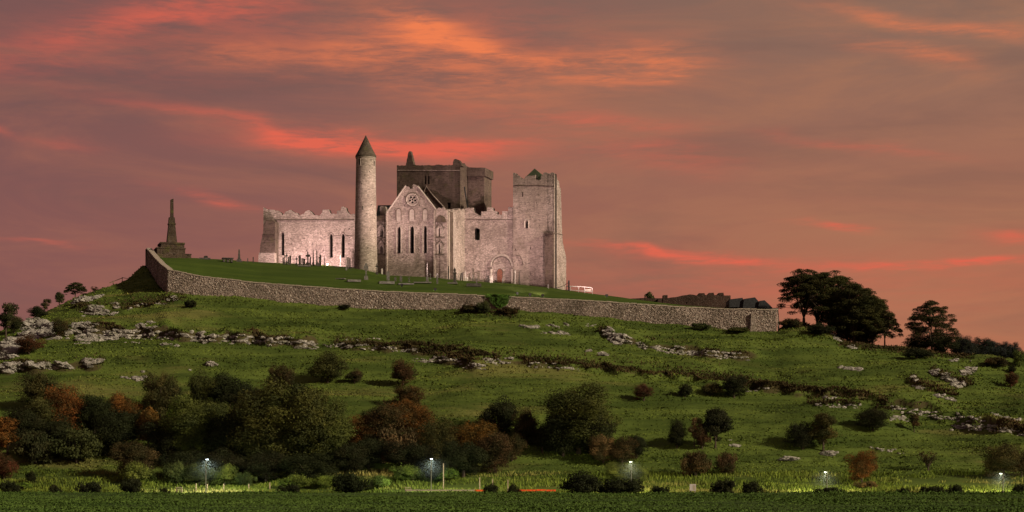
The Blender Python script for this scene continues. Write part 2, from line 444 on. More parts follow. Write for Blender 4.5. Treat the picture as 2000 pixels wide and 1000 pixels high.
def masonry(name, light, dark, cell=(2.6, 2.6, 4.6), stain=0.5, moss=0.0, speck=0.0, bstr=0.7, mortar=(0.16, 0.135, 0.12), cv=0.22):
    m, t = new_mat(name)
    P = t.new('ShaderNodeNewGeometry').outputs['Position']
    wob = t.vmath('SCALE', t.vmath('SUBTRACT', t.new('ShaderNodeTexNoise').outputs['Color'], (0.5, 0.5, 0.5)))
    pc = t.vmath('MULTIPLY', P, cell)
    vo = t.new('ShaderNodeTexVoronoi', feature='F1'); t.link(pc, vo.inputs['Vector']); vo.inputs['Scale'].default_value = 1.0
    ve = t.new('ShaderNodeTexVoronoi', feature='DISTANCE_TO_EDGE'); t.link(pc, ve.inputs['Vector']); ve.inputs['Scale'].default_value = 1.0
    cs = t.new('ShaderNodeSeparateColor'); t.link(vo.outputs['Color'], cs.inputs[0])
    n1 = t.noise(P, 0.23, 6, 0.62); n2 = t.noise(P, 1.4, 5, 0.65)
    stone = t.mix(cs.outputs[0], tuple(k * (1 - cv) for k in light), tuple(min(1, k * (1 + cv * .75)) for k in light))
    stone = t.mix(t.rng(cs.outputs[1], 0.90, 0.97), stone, tuple(k * 0.5 for k in light))
    if speck: stone = t.mix(t.rng(cs.outputs[2], 1 - speck, 1.0), stone, (0.62, 0.58, 0.54))
    edge = t.rng(ve.outputs['Distance'], 0.0, 0.10)
    stone = t.mix(t.math('MULTIPLY', t.math('SUBTRACT', 1.0, edge), 0.55), stone, mortar)
    st = t.math('MULTIPLY', t.rng(t.math('ADD', t.math('MULTIPLY', n1, 0.65), t.math('MULTIPLY', n2, 0.35)), 0.47, 0.66), stain)
    # vertical rain streaks
    sv = t.noise(t.vmath('MULTIPLY', P, (1.0, 1.0, 0.10)), 1.1, 4, 0.6)
    st = t.math('MAXIMUM', st, t.math('MULTIPLY', t.rng(sv, 0.54, 0.72), stain * 0.75))
    cr = t.noise(t.vmath('MULTIPLY', P, (0.5, 0.5, 5.5)), 1.0, 4, 0.7)
    stone = t.mix(t.math('MULTIPLY', t.rng(cr, 0.50, 0.64), 0.5), stone, dark)
    c = t.mix(st, stone, dark)
    c = t.mix(t.math('MULTIPLY', t.rng(t.noise(P, 0.11, 4, 0.55), 0.46, 0.62), 0.35), c, dark)
    if moss: c = t.mix(t.math('MULTIPLY', t.rng(t.noise(P, 0.6, 5, 0.65), 0.52, 0.66), moss), c, (0.085, 0.09, 0.03))
    h = t.math('ADD', t.math('MULTIPLY', edge, 0.7), t.math('MULTIPLY', cs.outputs[0], 0.5))
    h = t.math('ADD', h, t.math('MULTIPLY', n2, 0.6))
    finish(t, c, 0.92, bump(t, h, bstr, 0.09), 0.1)
    return m
M_STONE = masonry('limestone_masonry', (0.47, 0.395, 0.37), (0.17, 0.135, 0.12), cell=(3.0, 3.0, 5.4), stain=0.75, bstr=0.9, cv=.34)
M_STONE_UP = masonry('dimmed_masonry', (0.130, 0.095, 0.083), (0.038, 0.028, 0.025), stain=0.9, moss=0.25)  # same limestone darkened; the dim upper light is put into the colour
M_HOUSE = masonry('dimmed_front_masonry', (0.38, 0.315, 0.29), (0.15, 0.12, 0.105), cell=(3.0, 3.0, 5.4), stain=0.8, moss=0.1)  # darker, more stained limestone; the front's dimmer light is put into the colour
M_TOWER = masonry('round_tower_masonry', (0.43, 0.37, 0.335), (0.20, 0.165, 0.145), cell=(2.4, 2.4, 4.6), stain=0.65, bstr=0.9, cv=.3)
M_CONE = masonry('cone_cap_masonry', (0.10, 0.082, 0.066), (0.03, 0.026, 0.021), cell=(2.8, 2.8, 4.0), stain=0.8, moss=0.35)
M_RUBBLE = masonry('enclosure_rubble', (0.30, 0.25, 0.225), (0.11, 0.092, 0.08), cell=(5.0, 5.0, 7.0), stain=0.7, moss=0.25, speck=0.08, bstr=0.8, cv=.3)
M_MONU = masonry('monument_masonry', (0.065, 0.046, 0.034), (0.024, 0.018, 0.013), cell=(1.6, 1.6, 3.0), stain=0.7, moss=0.5)
M_DRESSED = plain('dressed_stone', (0.36, 0.32, 0.29), 0.85, 0.2, 2.0)
M_HOOD = plain('hood_mould_stone', (0.13, 0.105, 0.092), 0.85, 0.2, 2.0)
M_COPING = plain('coping_stone', (0.30, 0.26, 0.22), 0.9, 0.3, 1.2)
M_DARKIN = plain('painted_inner_shade', (0.022, 0.018, 0.016), 0.95, 0.3, 1.0)  # near-black stone: shade of the unlit interior put into the colour
M_SLATE = plain('slate_roof', (0.025, 0.027, 0.032), 0.7, 0.35, 2.5)
M_SLATEGREEN = plain('mossy_slate_roof', (0.045, 0.06, 0.035), 0.8, 0.35, 2.5)
M_BRICKDK = masonry('dark_ruin_masonry', (0.055, 0.033, 0.027), (0.022, 0.015, 0.012), cell=(2.0, 2.0, 3.6), stain=0.6)
M_DOOR = plain('old_oak_door', (0.20, 0.085, 0.06), 0.7, 0.3, 6.0)
M_WHITE = plain('white_painted_metal', (0.45, 0.43, 0.43), 0.5, 0.05, 4.0)
M_GRAVE_DK = plain('dark_gravestone', (0.06, 0.055, 0.052), 0.8, 0.4, 5.0)
M_GRAVE_GR = plain('grey_gravestone', (0.13, 0.125, 0.12), 0.85, 0.35, 5.0)
M_GRAVE_WH = plain('white_gravestone', (0.48, 0.46, 0.44), 0.7, 0.1, 5.0)
M_POLE = plain('galvanised_pole', (0.20, 0.22, 0.17), 0.5, 0.2, 4.0, 0.4)
M_TIMBER = plain('weathered_timber', (0.22, 0.17, 0.11), 0.9, 0.3, 4.0)
M_METAL = plain('floodlight_housing', (0.04, 0.04, 0.045), 0.5, 0.2, 8.0, 0.5)
M_RED = plain('tail_light_red', (0.75, 0.10, 0.025), 0.5, 0.4, 3.0)  # colour of the car-light streak, used on added boards
M_ASPHALT = plain('asphalt', (0.05, 0.05, 0.05), 0.9, 0.2, 6.0)
M_BARK = plain('bark', (0.055, 0.042, 0.032), 0.95, 0.35, 6.0)

def emis(name, col, s):
    m, t = new_mat(name)
    e = t.new('ShaderNodeEmission'); e.inputs[0].default_value = tuple(col) + (1,); e.inputs[1].default_value = s
    o = t.new('ShaderNodeOutputMaterial'); t.link(e.outputs[0], o.inputs[0]); return m
M_LED = emis('lamp_glass_cool', (0.75, 0.88, 1.0), 7)
M_LEDW = emis('lamp_glass_warm', (0.9, 1.0, 0.72), 6)
M_FLOODGLASS = emis('floodlight_glass', (1.0, 0.88, 0.8), 40)

def grass_mat(name, dark, mid, dry, tuft=False, drylo=0.55, lawn=False):
    m, t = new_mat(name)
    P = t.new('ShaderNodeNewGeometry').outputs['Position']
    ps = t.vmath('MULTIPLY', P, (0.35, 1.0, 2.6))
    n1 = t.noise(ps, 0.16, 6, 0.62, 0.3); n2 = t.noise(t.vmath('ADD', ps, (31, 7, 3)), 0.075, 5, 0.6, 0.3); n3 = t.noise(P, 2.2, 5, 0.7)
    c = t.mix(t.rng(n1, 0.36, 0.64), dark, mid)
    c = t.mix(t.math('MULTIPLY', t.rng(n2, drylo, drylo + 0.14), 0.75 if not lawn else 0.25), c, dry)
    c = t.mix(t.rng(n3, 0.30, 0.75), t.mix(0.35, c, dark), c)
    # steep earth shows brown
    if not tuft and not lawn:
        nz = t.new('ShaderNodeSeparateXYZ'); t.link(t.new('ShaderNodeNewGeometry').outputs['Normal'], nz.inputs[0])
        c = t.mix(t.math('MULTIPLY', t.rng(nz.outputs[2], 0.80, 0.62), 0.85), c, (0.05, 0.037, 0.022))
    if tuft:
        a = t.new('ShaderNodeAttribute', attribute_name='var').outputs['Fac']
        c = t.mix(1.0, c, t.mix(a, (0.75, 0.78, 0.7), (1.25, 1.2, 1.1)), 'MULTIPLY')
    nb = None if tuft else bump(t, t.math('ADD', t.math('MULTIPLY', n3, 0.7), t.math('MULTIPLY', t.noise(P, 7.0, 3, 0.6), 0.4)), 0.5 if not lawn else 0.35, 0.18 if not lawn else 0.06)
    finish(t, c, 0.95, nb, 0.05)
    return m
M_HILL = grass_mat('hill_grass', (0.040, 0.062, 0.013), (0.090, 0.126, 0.026), (0.150, 0.142, 0.048))
M_HILLT = grass_mat('hill_grass_blades', (0.055, 0.082, 0.017), (0.120, 0.162, 0.032), (0.19, 0.175, 0.060), True)
M_FIELD = grass_mat('field_grass', (0.028, 0.052, 0.013), (0.058, 0.098, 0.023), (0.08, 0.105, 0.028), False, 0.62)
M_FIELDT = grass_mat('field_grass_blades', (0.036, 0.066, 0.016), (0.070, 0.118, 0.028), (0.095, 0.12, 0.033), True, 0.62)
M_LAWN = grass_mat('mown_lawn', (0.034, 0.060, 0.010), (0.056, 0.088, 0.014), (0.07, 0.085, 0.02), False, 0.6, True)
M_VERGE = grass_mat('verge_grass_blades', (0.07, 0.10, 0.018), (0.13, 0.17, 0.03), (0.30, 0.25, 0.10), True, 0.50)
M_BRACKEN = grass_mat('dead_bracken', (0.040, 0.034, 0.018), (0.065, 0.050, 0.025), (0.10, 0.065, 0.035), True, 0.5)

def rock_mat():
    m, t = new_mat('limestone_rock')
    P = t.new('ShaderNodeTexCoord').outputs['Object']
    G_ = t.new('ShaderNodeNewGeometry').outputs['Position']
    n1 = t.noise(G_, 1.3, 6, 0.7); n2 = t.noise(G_, 5.0, 4, 0.65)
    c = t.mix(t.rng(n1, 0.32, 0.62), (0.12, 0.115, 0.105), (0.40, 0.385, 0.36))
    c = t.mix(t.math('MULTIPLY', t.rng(n2, 0.50, 0.62), 0.8), c, (0.07, 0.068, 0.055))
    c = t.mix(t.math('MULTIPLY', t.rng(t.noise(G_, 0.5, 4, 0.6), 0.55, 0.65), 0.5), c, (0.09, 0.10, 0.05))
    finish(t, c, 0.95, bump(t, t.math('ADD', n2, n1), 0.9, 0.18), 0.1)
    return m
M_ROCK = rock_mat()

def foliage_mat():
    m, t = new_mat('foliage')
    oi = t.new('ShaderNodeObjectInfo')
    a = t.new('ShaderNodeAttribute', attribute_name='var').outputs['Fac']
    P = t.new('ShaderNodeNewGeometry').outputs['Position']
    n = t.noise(P, 0.55, 4, 0.65)
    c = t.mix(1.0, oi.outputs['Color'], t.mix(a, (0.30, 0.36, 0.32), (1.75, 1.6, 1.35)), 'MULTIPLY')
    c2 = t.mix(0.65, c, (0.022, 0.030, 0.010))
    c = t.mix(t.rng(n, 0.40, 0.58), c2, c)
    d = t.new('ShaderNodeBsdfPrincipled'); t.link(c, d.inputs['Base Color']); d.inputs['Roughness'].default_value = 0.8
    d.inputs['Specular IOR Level'].default_value = 0.15
    tr = t.new('ShaderNodeBsdfTranslucent'); t.link(c, tr.inputs[0])
    ms = t.new('ShaderNodeMixShader'); ms.inputs[0].default_value = 0.22
    t.link(d.outputs[0], ms.inputs[1]); t.link(tr.outputs[0], ms.inputs[2])
    o = t.new('ShaderNodeOutputMaterial'); t.link(ms.outputs[0], o.inputs[0])
    return m
M_LEAF = foliage_mat()

# ------------------------------------------------------------------ ground meshes
def axis(parts):
    out = []
    for a, b, s in parts: out += list(np.arange(a, b, s))
    return np.array(out + [parts[-1][1]])
def grid_faces(nx, ny):
    i, j = np.meshgrid(np.arange(nx - 1), np.arange(ny - 1), indexing='ij')
    a = i * ny + j
    return np.stack([a, a + ny, a + ny + 1, a + 1], -1).reshape(-1, 4)
gx = axis([(-6000, -1000, 1000), (-1000, -300, 50), (-300, -125, 5), (-125, 125, 0.5), (125, 300, 5), (300, 1000, 50), (1000, 6000, 1000)])
gy = axis([(-600, -20, 58), (-20, 110, 6), (110, 226, 1.0), (226, 392, 0.45), (392, 440, 2), (440, 540, 5), (540, 1100, 40), (1100, 9000, 700)])
split = int(np.searchsorted(gy, 226))
def ground_sheet(name, ys, mat):
    A, B = np.meshgrid(gx, ys, indexing='ij')
    V = np.stack([A, B, H(A, B)], -1).reshape(-1, 3)
    me = mesh_np(name, V, grid_faces(len(gx), len(ys)), smooth=True)
    return tag(link_mesh(name, me, mat), kind='structure')
field = ground_sheet('field', gy[:split + 1], M_FIELD)
hill = ground_sheet('hillside', gy[split:], M_HILL)

V = []
for k, u in enumerate(LU):
    for t_ in TL:
        Y, z = lawn_row(t_, d_Y[k], d_Z[k], e_Y[k], e_Z[k], u)
        V.append(((u - 1000) * Y / F, Y, z))
V = np.array(V); V[:, 2] += 0.10 * fbm(V[:, 0] / 5, V[:, 1] / 5, 21, 3)
lawn = tag(link_mesh('lawn', mesh_np('lawn', V, grid_faces(len(LU), len(TL)), smooth=True), M_LAWN), kind='structure')

# road in the dip behind the field
rx = np.arange(-140, 141, 2.0)
RV = []
for x in rx:
    for y in (230.5, 238.5): RV.append((x, y, float(H(x, 234.5)) + 0.06))
tag(link_mesh('road', mesh_np('road', RV, grid_faces(len(rx), 2)), M_ASPHALT), kind='structure')

# ------------------------------------------------------------------ grass as real blades
def blades(name, xs, ys, zs, hs, ws, mat, lean=0.25, parent=None):
    n = len(xs)
    a = RNG.uniform(0, 2 * np.pi, n)
    ca, sa = np.cos(a) * ws / 2, np.sin(a) * ws / 2
    lx = RNG.normal(0, lean, n) * hs; ly = RNG.normal(0, lean, n) * hs
    V = np.empty((n, 4, 3), np.float32)
    V[:, 0] = np.stack([xs - ca, ys - sa, zs - 0.08], -1)
    V[:, 1] = np.stack([xs + ca, ys + sa, zs - 0.08], -1)
    V[:, 2] = np.stack([xs + lx + ca * .4, ys + ly + sa * .4, zs + hs * 0.9], -1)
    V[:, 3] = np.stack([xs + lx - ca * .7, ys + ly - sa * .7, zs + hs], -1)
    Fc = np.arange(n * 4).reshape(n, 4)
    me = mesh_np(name, V.reshape(-1, 3), Fc, RNG.random(n))
    return tag(link_mesh(name, me, mat, parent), kind='stuff')
def scatter_hill(n, y0, y1, pad=6):
    ys = RNG.uniform(y0, y1, n); xs = RNG.uniform(-1, 1, n) * (1000 * ys / F + pad)
    return xs, ys
_wu = np.concatenate([wl[:-1, 0], wf[:, 0]]); _wy = np.concatenate([wl[:-1, 1], wf[:, 1]])
xs, ys = scatter_hill(200000, 262, 392)
us = 1000 + F * xs / ys
inside = (us > 286) & (us < 1519) & (ys > np.interp(us, _wu, _wy) - 0.2)
dens = vnoise(xs / 7, ys / 2.0, 31) + 0.5
keep = ~inside & (dens > 0.5 * RNG.random(len(xs)))
xs, ys = xs[keep], ys[keep]
patch = np.clip(fbm(xs / 14, ys / 5, 33, 3) + 0.5, 0.1, 1.2)
tag(blades('hill_grass', xs, ys, H(xs, ys), (0.06 + 0.12 * RNG.random(len(xs))) * (0.4 + patch), 0.20 + 0.16 * RNG.random(len(xs)), M_HILLT, 0.9),
    'rough tufted grass covering the slope below the enclosure wall', 'grass')
xs, ys = scatter_hill(150000, 112, 226, 3)
fp = np.clip(fbm(xs / 9, ys / 14, 71, 4) + .5, 0, 1.2); kf = RNG.random(len(xs)) < .25 + .75 * fp; xs, ys, fp = xs[kf], ys[kf], fp[kf]; fe = np.clip((ys - 203) / 14, 0, 1)
tag(blades('field_grass', xs, ys, H(xs, ys), (0.03 + 0.07 * RNG.random(len(xs))) * (.5 + fp) * (1 + 3.2 * fe * RNG.random(len(xs)) ** 3), 0.12 + 0.1 * RNG.random(len(xs)), M_FIELDT, 0.9),
    'dark green pasture grass in the flat field in front', 'grass')
xs, ys = scatter_hill(34000, 242, 264, 3)
pt = fbm(xs / 6, ys / 3, 41, 3)
kp = pt > -0.25; xs, ys, pt = xs[kp], ys[kp], pt[kp]
tag(blades('verge_grass', xs, ys, H(xs, ys), (0.12 + 0.38 * RNG.random(len(xs))) * (1 + pt), 0.10 + 0.1 * RNG.random(len(xs)), M_VERGE),
    'pale yellow-green long grass on the lamp-lit verge at the foot of the hill', 'grass')
# dead bracken above the rock ledges
bx_, by_ = [], []
for pl, h in LEDGES:
    if h < 0.75: continue
    pl = np.array(pl, float); n = int((pl[-1, 0] - pl[0, 0]) * 9)
    uu = RNG.uniform(pl[0, 0], pl[-1, 0], n); vv = np.interp(uu, pl[:, 0], pl[:, 1]) - 6 - np.abs(RNG.normal(0, 9, n))
    x_, y_, z_, g_ = ground_many(uu, vv)
    k_ = g_ & (fbm(x_ / 7, y_ / 7, 51, 2) > -0.02)
    bx_.append(x_[k_]); by_.append(y_[k_])
for (u0, u1, va, vb, n) in [(1520, 1640, 626, 640, 1500), (1640, 1900, 668, 694, 2200), (900, 1010, 600, 612, 900), (1460, 1700, 745, 775, 2500)]:
    uu = RNG.uniform(u0, u1, n); vv = va + (vb - va) * (uu - u0) / (u1 - u0) + RNG.normal(4, 4, n)
    x_, y_, z_, g_ = ground_many(uu, vv); bx_.append(x_[g_]); by_.append(y_[g_])
xs = np.concatenate(bx_) + RNG.normal(0, .3, sum(map(len, bx_))); ys = np.concatenate(by_) + RNG.uniform(0, .6, len(xs))
tag(blades('bracken', xs, ys, H(xs, ys), 0.12 + 0.33 * RNG.random(len(xs)), 0.14 + 0.12 * RNG.random(len(xs)), M_BRACKEN, 0.8),
    'brown dead bracken and heather along the rock ledges', 'bracken')

# ------------------------------------------------------------------ rocks
def rock_mesh(seed, n=26, flat=0.6):
    r = random.Random(seed); bm = bmesh.new()
    for _ in range(n):
        v = Vector((r.gauss(0, 1), r.gauss(0, 1), r.gauss(0, 1))).normalized()
        p = Vector((max(-.42, min(.42, v.x * .55)), max(-.42, min(.42, v.y * .5)), max(-.36, min(.36, v.z * .5)) * flat / 0.6))
        bm.verts.new(p * r.uniform(.85, 1.1))
    res = bmesh.ops.convex_hull(bm, input=bm.verts)
    bmesh.ops.delete(bm, geom=[g for g in res['geom_interior'] if isinstance(g, bmesh.types.BMVert)], context='VERTS')
    me = bpy.data.meshes.new('rock'); bm.to_mesh(me); bm.free(); me.materials.append(M_ROCK); return me
def crag_mesh(seed):
    from mathutils import noise as mn
    bm = bmesh.new(); bmesh.ops.create_icosphere(bm, subdivisions=4, radius=0.5)
    off = Vector((seed * 7.3, seed * 3.1, 0))
    for v in bm.verts:
        d = v.co.normalized()
        k = 1 + 0.42 * mn.fractal(d * 1.6 + off, 1.0, 2.2, 5) + 0.10 * mn.cell(d * 5 + off)
        v.co = Vector((d.x * .55, d.y * .5, d.z * .42)) * k
    for f in bm.faces: f.smooth = False
    me = bpy.data.meshes.new('rock'); bm.to_mesh(me); bm.free(); me.materials.append(M_ROCK); return me
ROCKS = [rock_mesh(i + 1, 24 + i, 0.45 + 0.04 * (i % 5)) for i in range(14)]
CRAGS = [crag_mesh(i) for i in range(6)]
def outcrop(label, paths, n, size, thick, crag=False, group=None, seed=0):
    r = random.Random(seed + n + int(paths[0][0][0]))
    c0 = paths[0][len(paths[0]) // 2]; g0 = ground(*c0)
    root = tag(empty('rock_outcrop', g0), label, 'rock', group or 'limestone outcrops on the hillside')
    segs = []
    for p in paths:
        for a, b in zip(p[:-1], p[1:]): segs.append((a, b, math.hypot(b[0] - a[0], b[1] - a[1]) + 2))
    tot = sum(s[2] for s in segs)
    us, vs_ = [], []
    for _ in range(n):
        t = r.uniform(0, tot)
        for a, b, L in segs:
            if t <= L: break
            t -= L
        k = min(1, t / L)
        us.append(a[0] + (b[0] - a[0]) * k + r.gauss(0, 1.5)); vs_.append(a[1] + (b[1] - a[1]) * k + r.uniform(-.5, .5) * thick)
    gx_, gy_, gz_, ok = ground_many(np.array(us), np.array(vs_))
    for i in range(n):
        if not ok[i]: continue
        s = size * (0.45 + 1.0 * r.random() ** 1.7)
        me = r.choice(CRAGS if crag and r.random() < 0.6 else ROCKS)
        o = bpy.data.objects.new('rock', me); COL.objects.link(o); o.parent = root
        o.location = (gx_[i] - g0.x, gy_[i] - g0.y + s * .1, gz_[i] - g0.z - s * 0.04)
        o.scale = (s * r.uniform(1.0, 1.8), s * r.uniform(.8, 1.2), s * r.uniform(.55, .9))
        o.rotation_euler = (r.uniform(-.35, .35), r.uniform(-.3, .3), r.uniform(-.6, .6) + (math.pi if r.random() < .5 else 0))
    return root
OUTCROPS = [
    ('big weathered grey crag at the left edge of the hill', [[(14, 690), (36, 668), (70, 655), (100, 648), (108, 665)], [(40, 645), (80, 632), (100, 640)], [(8, 700), (30, 690)]], 70, 2.3, 14, True),
    ('smooth grey rock slabs just under the left skyline', [[(145, 594), (165, 588), (185, 582), (208, 577)]], 16, 1.8, 5, True),
    ('scattered pale boulders below the rock slabs at upper left', [[(160, 615), (185, 603), (200, 600)], [(180, 612), (228, 614)], [(218, 590), (228, 602)]], 44, 0.9, 7, True),
    ('pile of white stones at the foot of the wall corner', [[(320, 592), (333, 582), (348, 588)]], 20, 0.9, 8, False),
    ('thin line of stones running left from the wall corner', [[(248, 606), (275, 594), (320, 594)]], 30, 0.6, 3, False),
    ('broad rough crags left of the long white ledge', [[(130, 655), (160, 642), (190, 650)], [(150, 660), (205, 658), (240, 655)]], 80, 1.25, 14, True),
    ('long white limestone ledge crossing the left slope', [[(225, 655), (270, 657), (330, 659), (400, 664), (480, 668), (560, 672), (620, 678)]], 298, 0.85, 12, False),
    ('white rock knob above the long limestone ledge', [[(268, 640), (285, 634), (306, 636)], [(268, 646), (300, 643)]], 26, 0.9, 8, False),
    ('pair of low stone outcrops below the long white ledge', [[(145, 673), (180, 671)], [(243, 671), (275, 669)], [(310, 672), (350, 676)]], 34, 0.6, 4, False),
    ('row of big grey boulders at the lower left edge', [[(12, 722), (50, 719)], [(63, 720), (93, 720)], [(98, 720), (128, 714)]], 42, 1.5, 8, True),
    ('grey boulders right of the lower left row', [[(160, 705), (172, 706)], [(176, 716), (190, 714)], [(184, 706), (192, 704)]], 14, 1.2, 4, True),
    ('V-shaped pair of stones on the lower left grass', [[(238, 736), (256, 744)], [(262, 744), (283, 736)], [(275, 726), (279, 728)]], 22, 0.9, 4, True),
    ('lone grey boulder in open grass left of centre', [[(412, 715), (424, 713)]], 5, 1.1, 2, True),
    ('white stones among the grass beside the lone boulder', [[(370, 726), (376, 725)], [(390, 727), (393, 726)]], 4, 0.5, 1, False),
    ('narrow broken band of white rock below the wall centre', [[(628, 676), (680, 679), (740, 683), (815, 688)]], 90, 0.62, 4, False),
    ('small stones above the narrow white rock band', [[(655, 663), (700, 664), (745, 663)]], 20, 0.45, 4, False),
    ('sloping rock rib left of the middle of the hill', [[(805, 703), (850, 706), (880, 708), (905, 716), (945, 721)], [(850, 702), (900, 704)]], 90, 0.7, 6, False),
    ('dark stony bank in the middle of the hill', [[(945, 707), (975, 711), (1000, 708)]], 38, 0.65, 8, False),
    ('small stone line right of the dark stony bank', [[(1035, 715), (1080, 719), (1135, 724)]], 50, 0.5, 4, False),
    ('flat pinkish slabs just below the wall', [[(1017, 640), (1050, 640)], [(1065, 636), (1094, 640)], [(1100, 635), (1115, 637)], [(1135, 636), (1162, 637)], [(1060, 650), (1085, 651), (1112, 655)]], 62, 0.75, 4, False),
    ('tumbled white boulders at the head of the right ledge', [[(1182, 648), (1198, 645)], [(1185, 662), (1210, 658), (1232, 662)], [(1195, 668), (1228, 670)]], 46, 1.15, 8, True),
    ('long pale limestone ledge under the right half of the wall', [[(1243, 674), (1265, 680), (1300, 686), (1350, 691), (1400, 696), (1462, 702)]], 290, 0.62, 8, False),
    ('two white boulders in the grass left of the right ledge', [[(1148, 685), (1156, 688)], [(1170, 692), (1184, 695)]], 9, 1.0, 3, True),
    ('dark flat rock shelf on the right-hand grass', [[(1637, 717), (1660, 721), (1685, 724)]], 22, 0.9, 4, False),
    ('left-hand chain of stones on the far right slope', [[(1778, 738), (1798, 745)], [(1785, 757), (1808, 761)], [(1820, 772), (1868, 783)]], 52, 0.75, 4, False),
    ('rugged grey boulders high on the far right slope', [[(1820, 728), (1832, 733)], [(1842, 728), (1850, 734)], [(1850, 742), (1868, 754), (1888, 750)], [(1878, 734), (1888, 724), (1902, 721)]], 46, 1.1, 6, True),
    ('pair of small rocks below the right skyline trees', [[(1853, 704), (1870, 706)], [(1882, 703), (1895, 706)]], 10, 0.8, 4, True),
    ('pale rock face beside the skyline tree trunks', [[(1625, 655), (1640, 668)], [(1655, 677), (1668, 680)]], 18, 1.0, 7, True),
    ('long grey scree ledge across the lower right slope', [[(1735, 797), (1790, 808), (1850, 817), (1920, 824)], [(1855, 836), (1900, 836), (1950, 840), (2000, 850)], [(1740, 818), (1775, 820)]], 295, 0.6, 9, False),
    ('thin stony line left of the grey scree ledge', [[(1595, 793), (1630, 796), (1680, 797)], [(1600, 782), (1650, 775)]], 60, 0.55, 4, False),
    ('short dark rock line at the right edge', [[(1935, 808), (1960, 815), (1990, 823)]], 30, 0.65, 4, False),
    ('half-buried boulder under the dark lower right bushes', [[(1610, 889), (1632, 886)]], 8, 1.1, 4, True),
    ('low dark boulder left of the half-buried one', [[(1528, 898), (1550, 898)]], 6, 0.9, 3, True),
    ('thin sloping rock seam low on the right', [[(1700, 876), (1730, 881), (1766, 887)]], 30, 0.5, 3, False),
    ('grey stones beside the dark bushes at lower centre right', [[(1415, 858), (1425, 860)], [(1425, 872), (1440, 873)]], 7, 0.9, 3, True),
    ('few stones under the bushes below the right ledge', [[(1455, 765), (1500, 762)]], 22, 0.5, 3, False),
]
for k, oc in enumerate(OUTCROPS): outcrop(*oc, seed=k * 31)

# ------------------------------------------------------------------ enclosure wall
def wall_line(pts, step=0.55):
    """resampled list of (x, y, ztop, zbase)"""
    P = [((u - 1000) * Y / F, Y, zfrom(vt, Y), zfrom(vb, Y)) for u, Y, vt, vb in pts]
    out = []
    for a, b in zip(P[:-1], P[1:]):
        n = max(1, int(math.hypot(b[0] - a[0], b[1] - a[1]) / step))
        for i in range(n): out.append(tuple(a[k] + (b[k] - a[k]) * i / n for k in range(4)))
    out.append(P[-1]); return out
WT = 0.8
enc = tag(empty('enclosure_wall', ((328 - 1000) * 355 / F, 355, zfrom(574, 355))), 'long grey rubble stone wall running round the hilltop lawn below the ruins', 'wall')
ex, ey, ez = enc.location
def wall_seg(pts, name='wall', n_out=1):
    L = wall_line(pts); n = len(L); R = 9; Vv = []; nrm = []
    for i in range(n):
        a = L[max(i - 1, 0)]; b = L[min(i + 1, n - 1)]
        d = Vector((b[0] - a[0], b[1] - a[1], 0)).normalized(); nn = Vector((d.y, -d.x, 0)) * n_out; nrm.append(nn)
    for i in range(n):
        x, y, zt, zb = L[i]; nn = nrm[i]
        for k in range(R):
            t = k / (R - 1); z = zb - 1.2 + (zt - zb + 1.2) * t
            bt = 0.25 * (1 - t) + 0.05 * float(vnoise(np.array(i * .7), np.array(k * .9), 5))
            Vv.append((x + nn.x * bt - ex, y + nn.y * bt - ey, z - ez))
        Vv.append((x - nn.x * WT - ex, y - nn.y * WT - ey, zt - ez)); Vv.append((x - nn.x * WT - ex, y - nn.y * WT - ey, zb - 1.2 - ez))
    fc = grid_faces(n, R + 2)
    if n_out > 0: fc = fc[:, ::-1]
    me = mesh_np(name, Vv, fc)
    link_mesh(name, me, M_RUBBLE, enc)
    return L, nrm
LF, NF = wall_seg(WALL_FRONT)
LL, NL = wall_seg(WALL_LEFT)
RET = [(1517, 349, 605.5, 651), (1519, 356, 604, 640), (1520, 372, 603, 630)]
LR, NR = wall_seg(RET)
# coping stones, one by one
cop = MB(); cop.box((0, 0, 0), (1.0, 1.0, 1.0)); cme = cop.mesh('coping_stone')
cme.materials.append(M_COPING)
def copings(L, nrm):
    i = 0
    while i < len(L) - 2:
        k = min(i + 2, len(L) - 1)
        a, b = L[i], L[k]; nn = nrm[i]
        c = ((a[0] + b[0]) / 2 - nn.x * WT / 2 - ex, (a[1] + b[1]) / 2 - nn.y * WT / 2 - ey, (a[2] + b[2]) / 2 + 0.07 + random.uniform(-.05, .05) - ez)
        o = bpy.data.objects.new('coping_stone', cme); COL.objects.link(o); o.parent = enc; o.location = c
        le_ = math.hypot(b[0] - a[0], b[1] - a[1])
        o.scale = (le_ - 0.04, WT + 0.22, 0.20 + random.uniform(-.02, .03))
        o.rotation_euler = (0, -math.atan2(b[2] - a[2], le_), math.atan2(b[1] - a[1], b[0] - a[0]))
        i = k
copings(LF, NF); copings(LL, NL); copings(LR, NR)
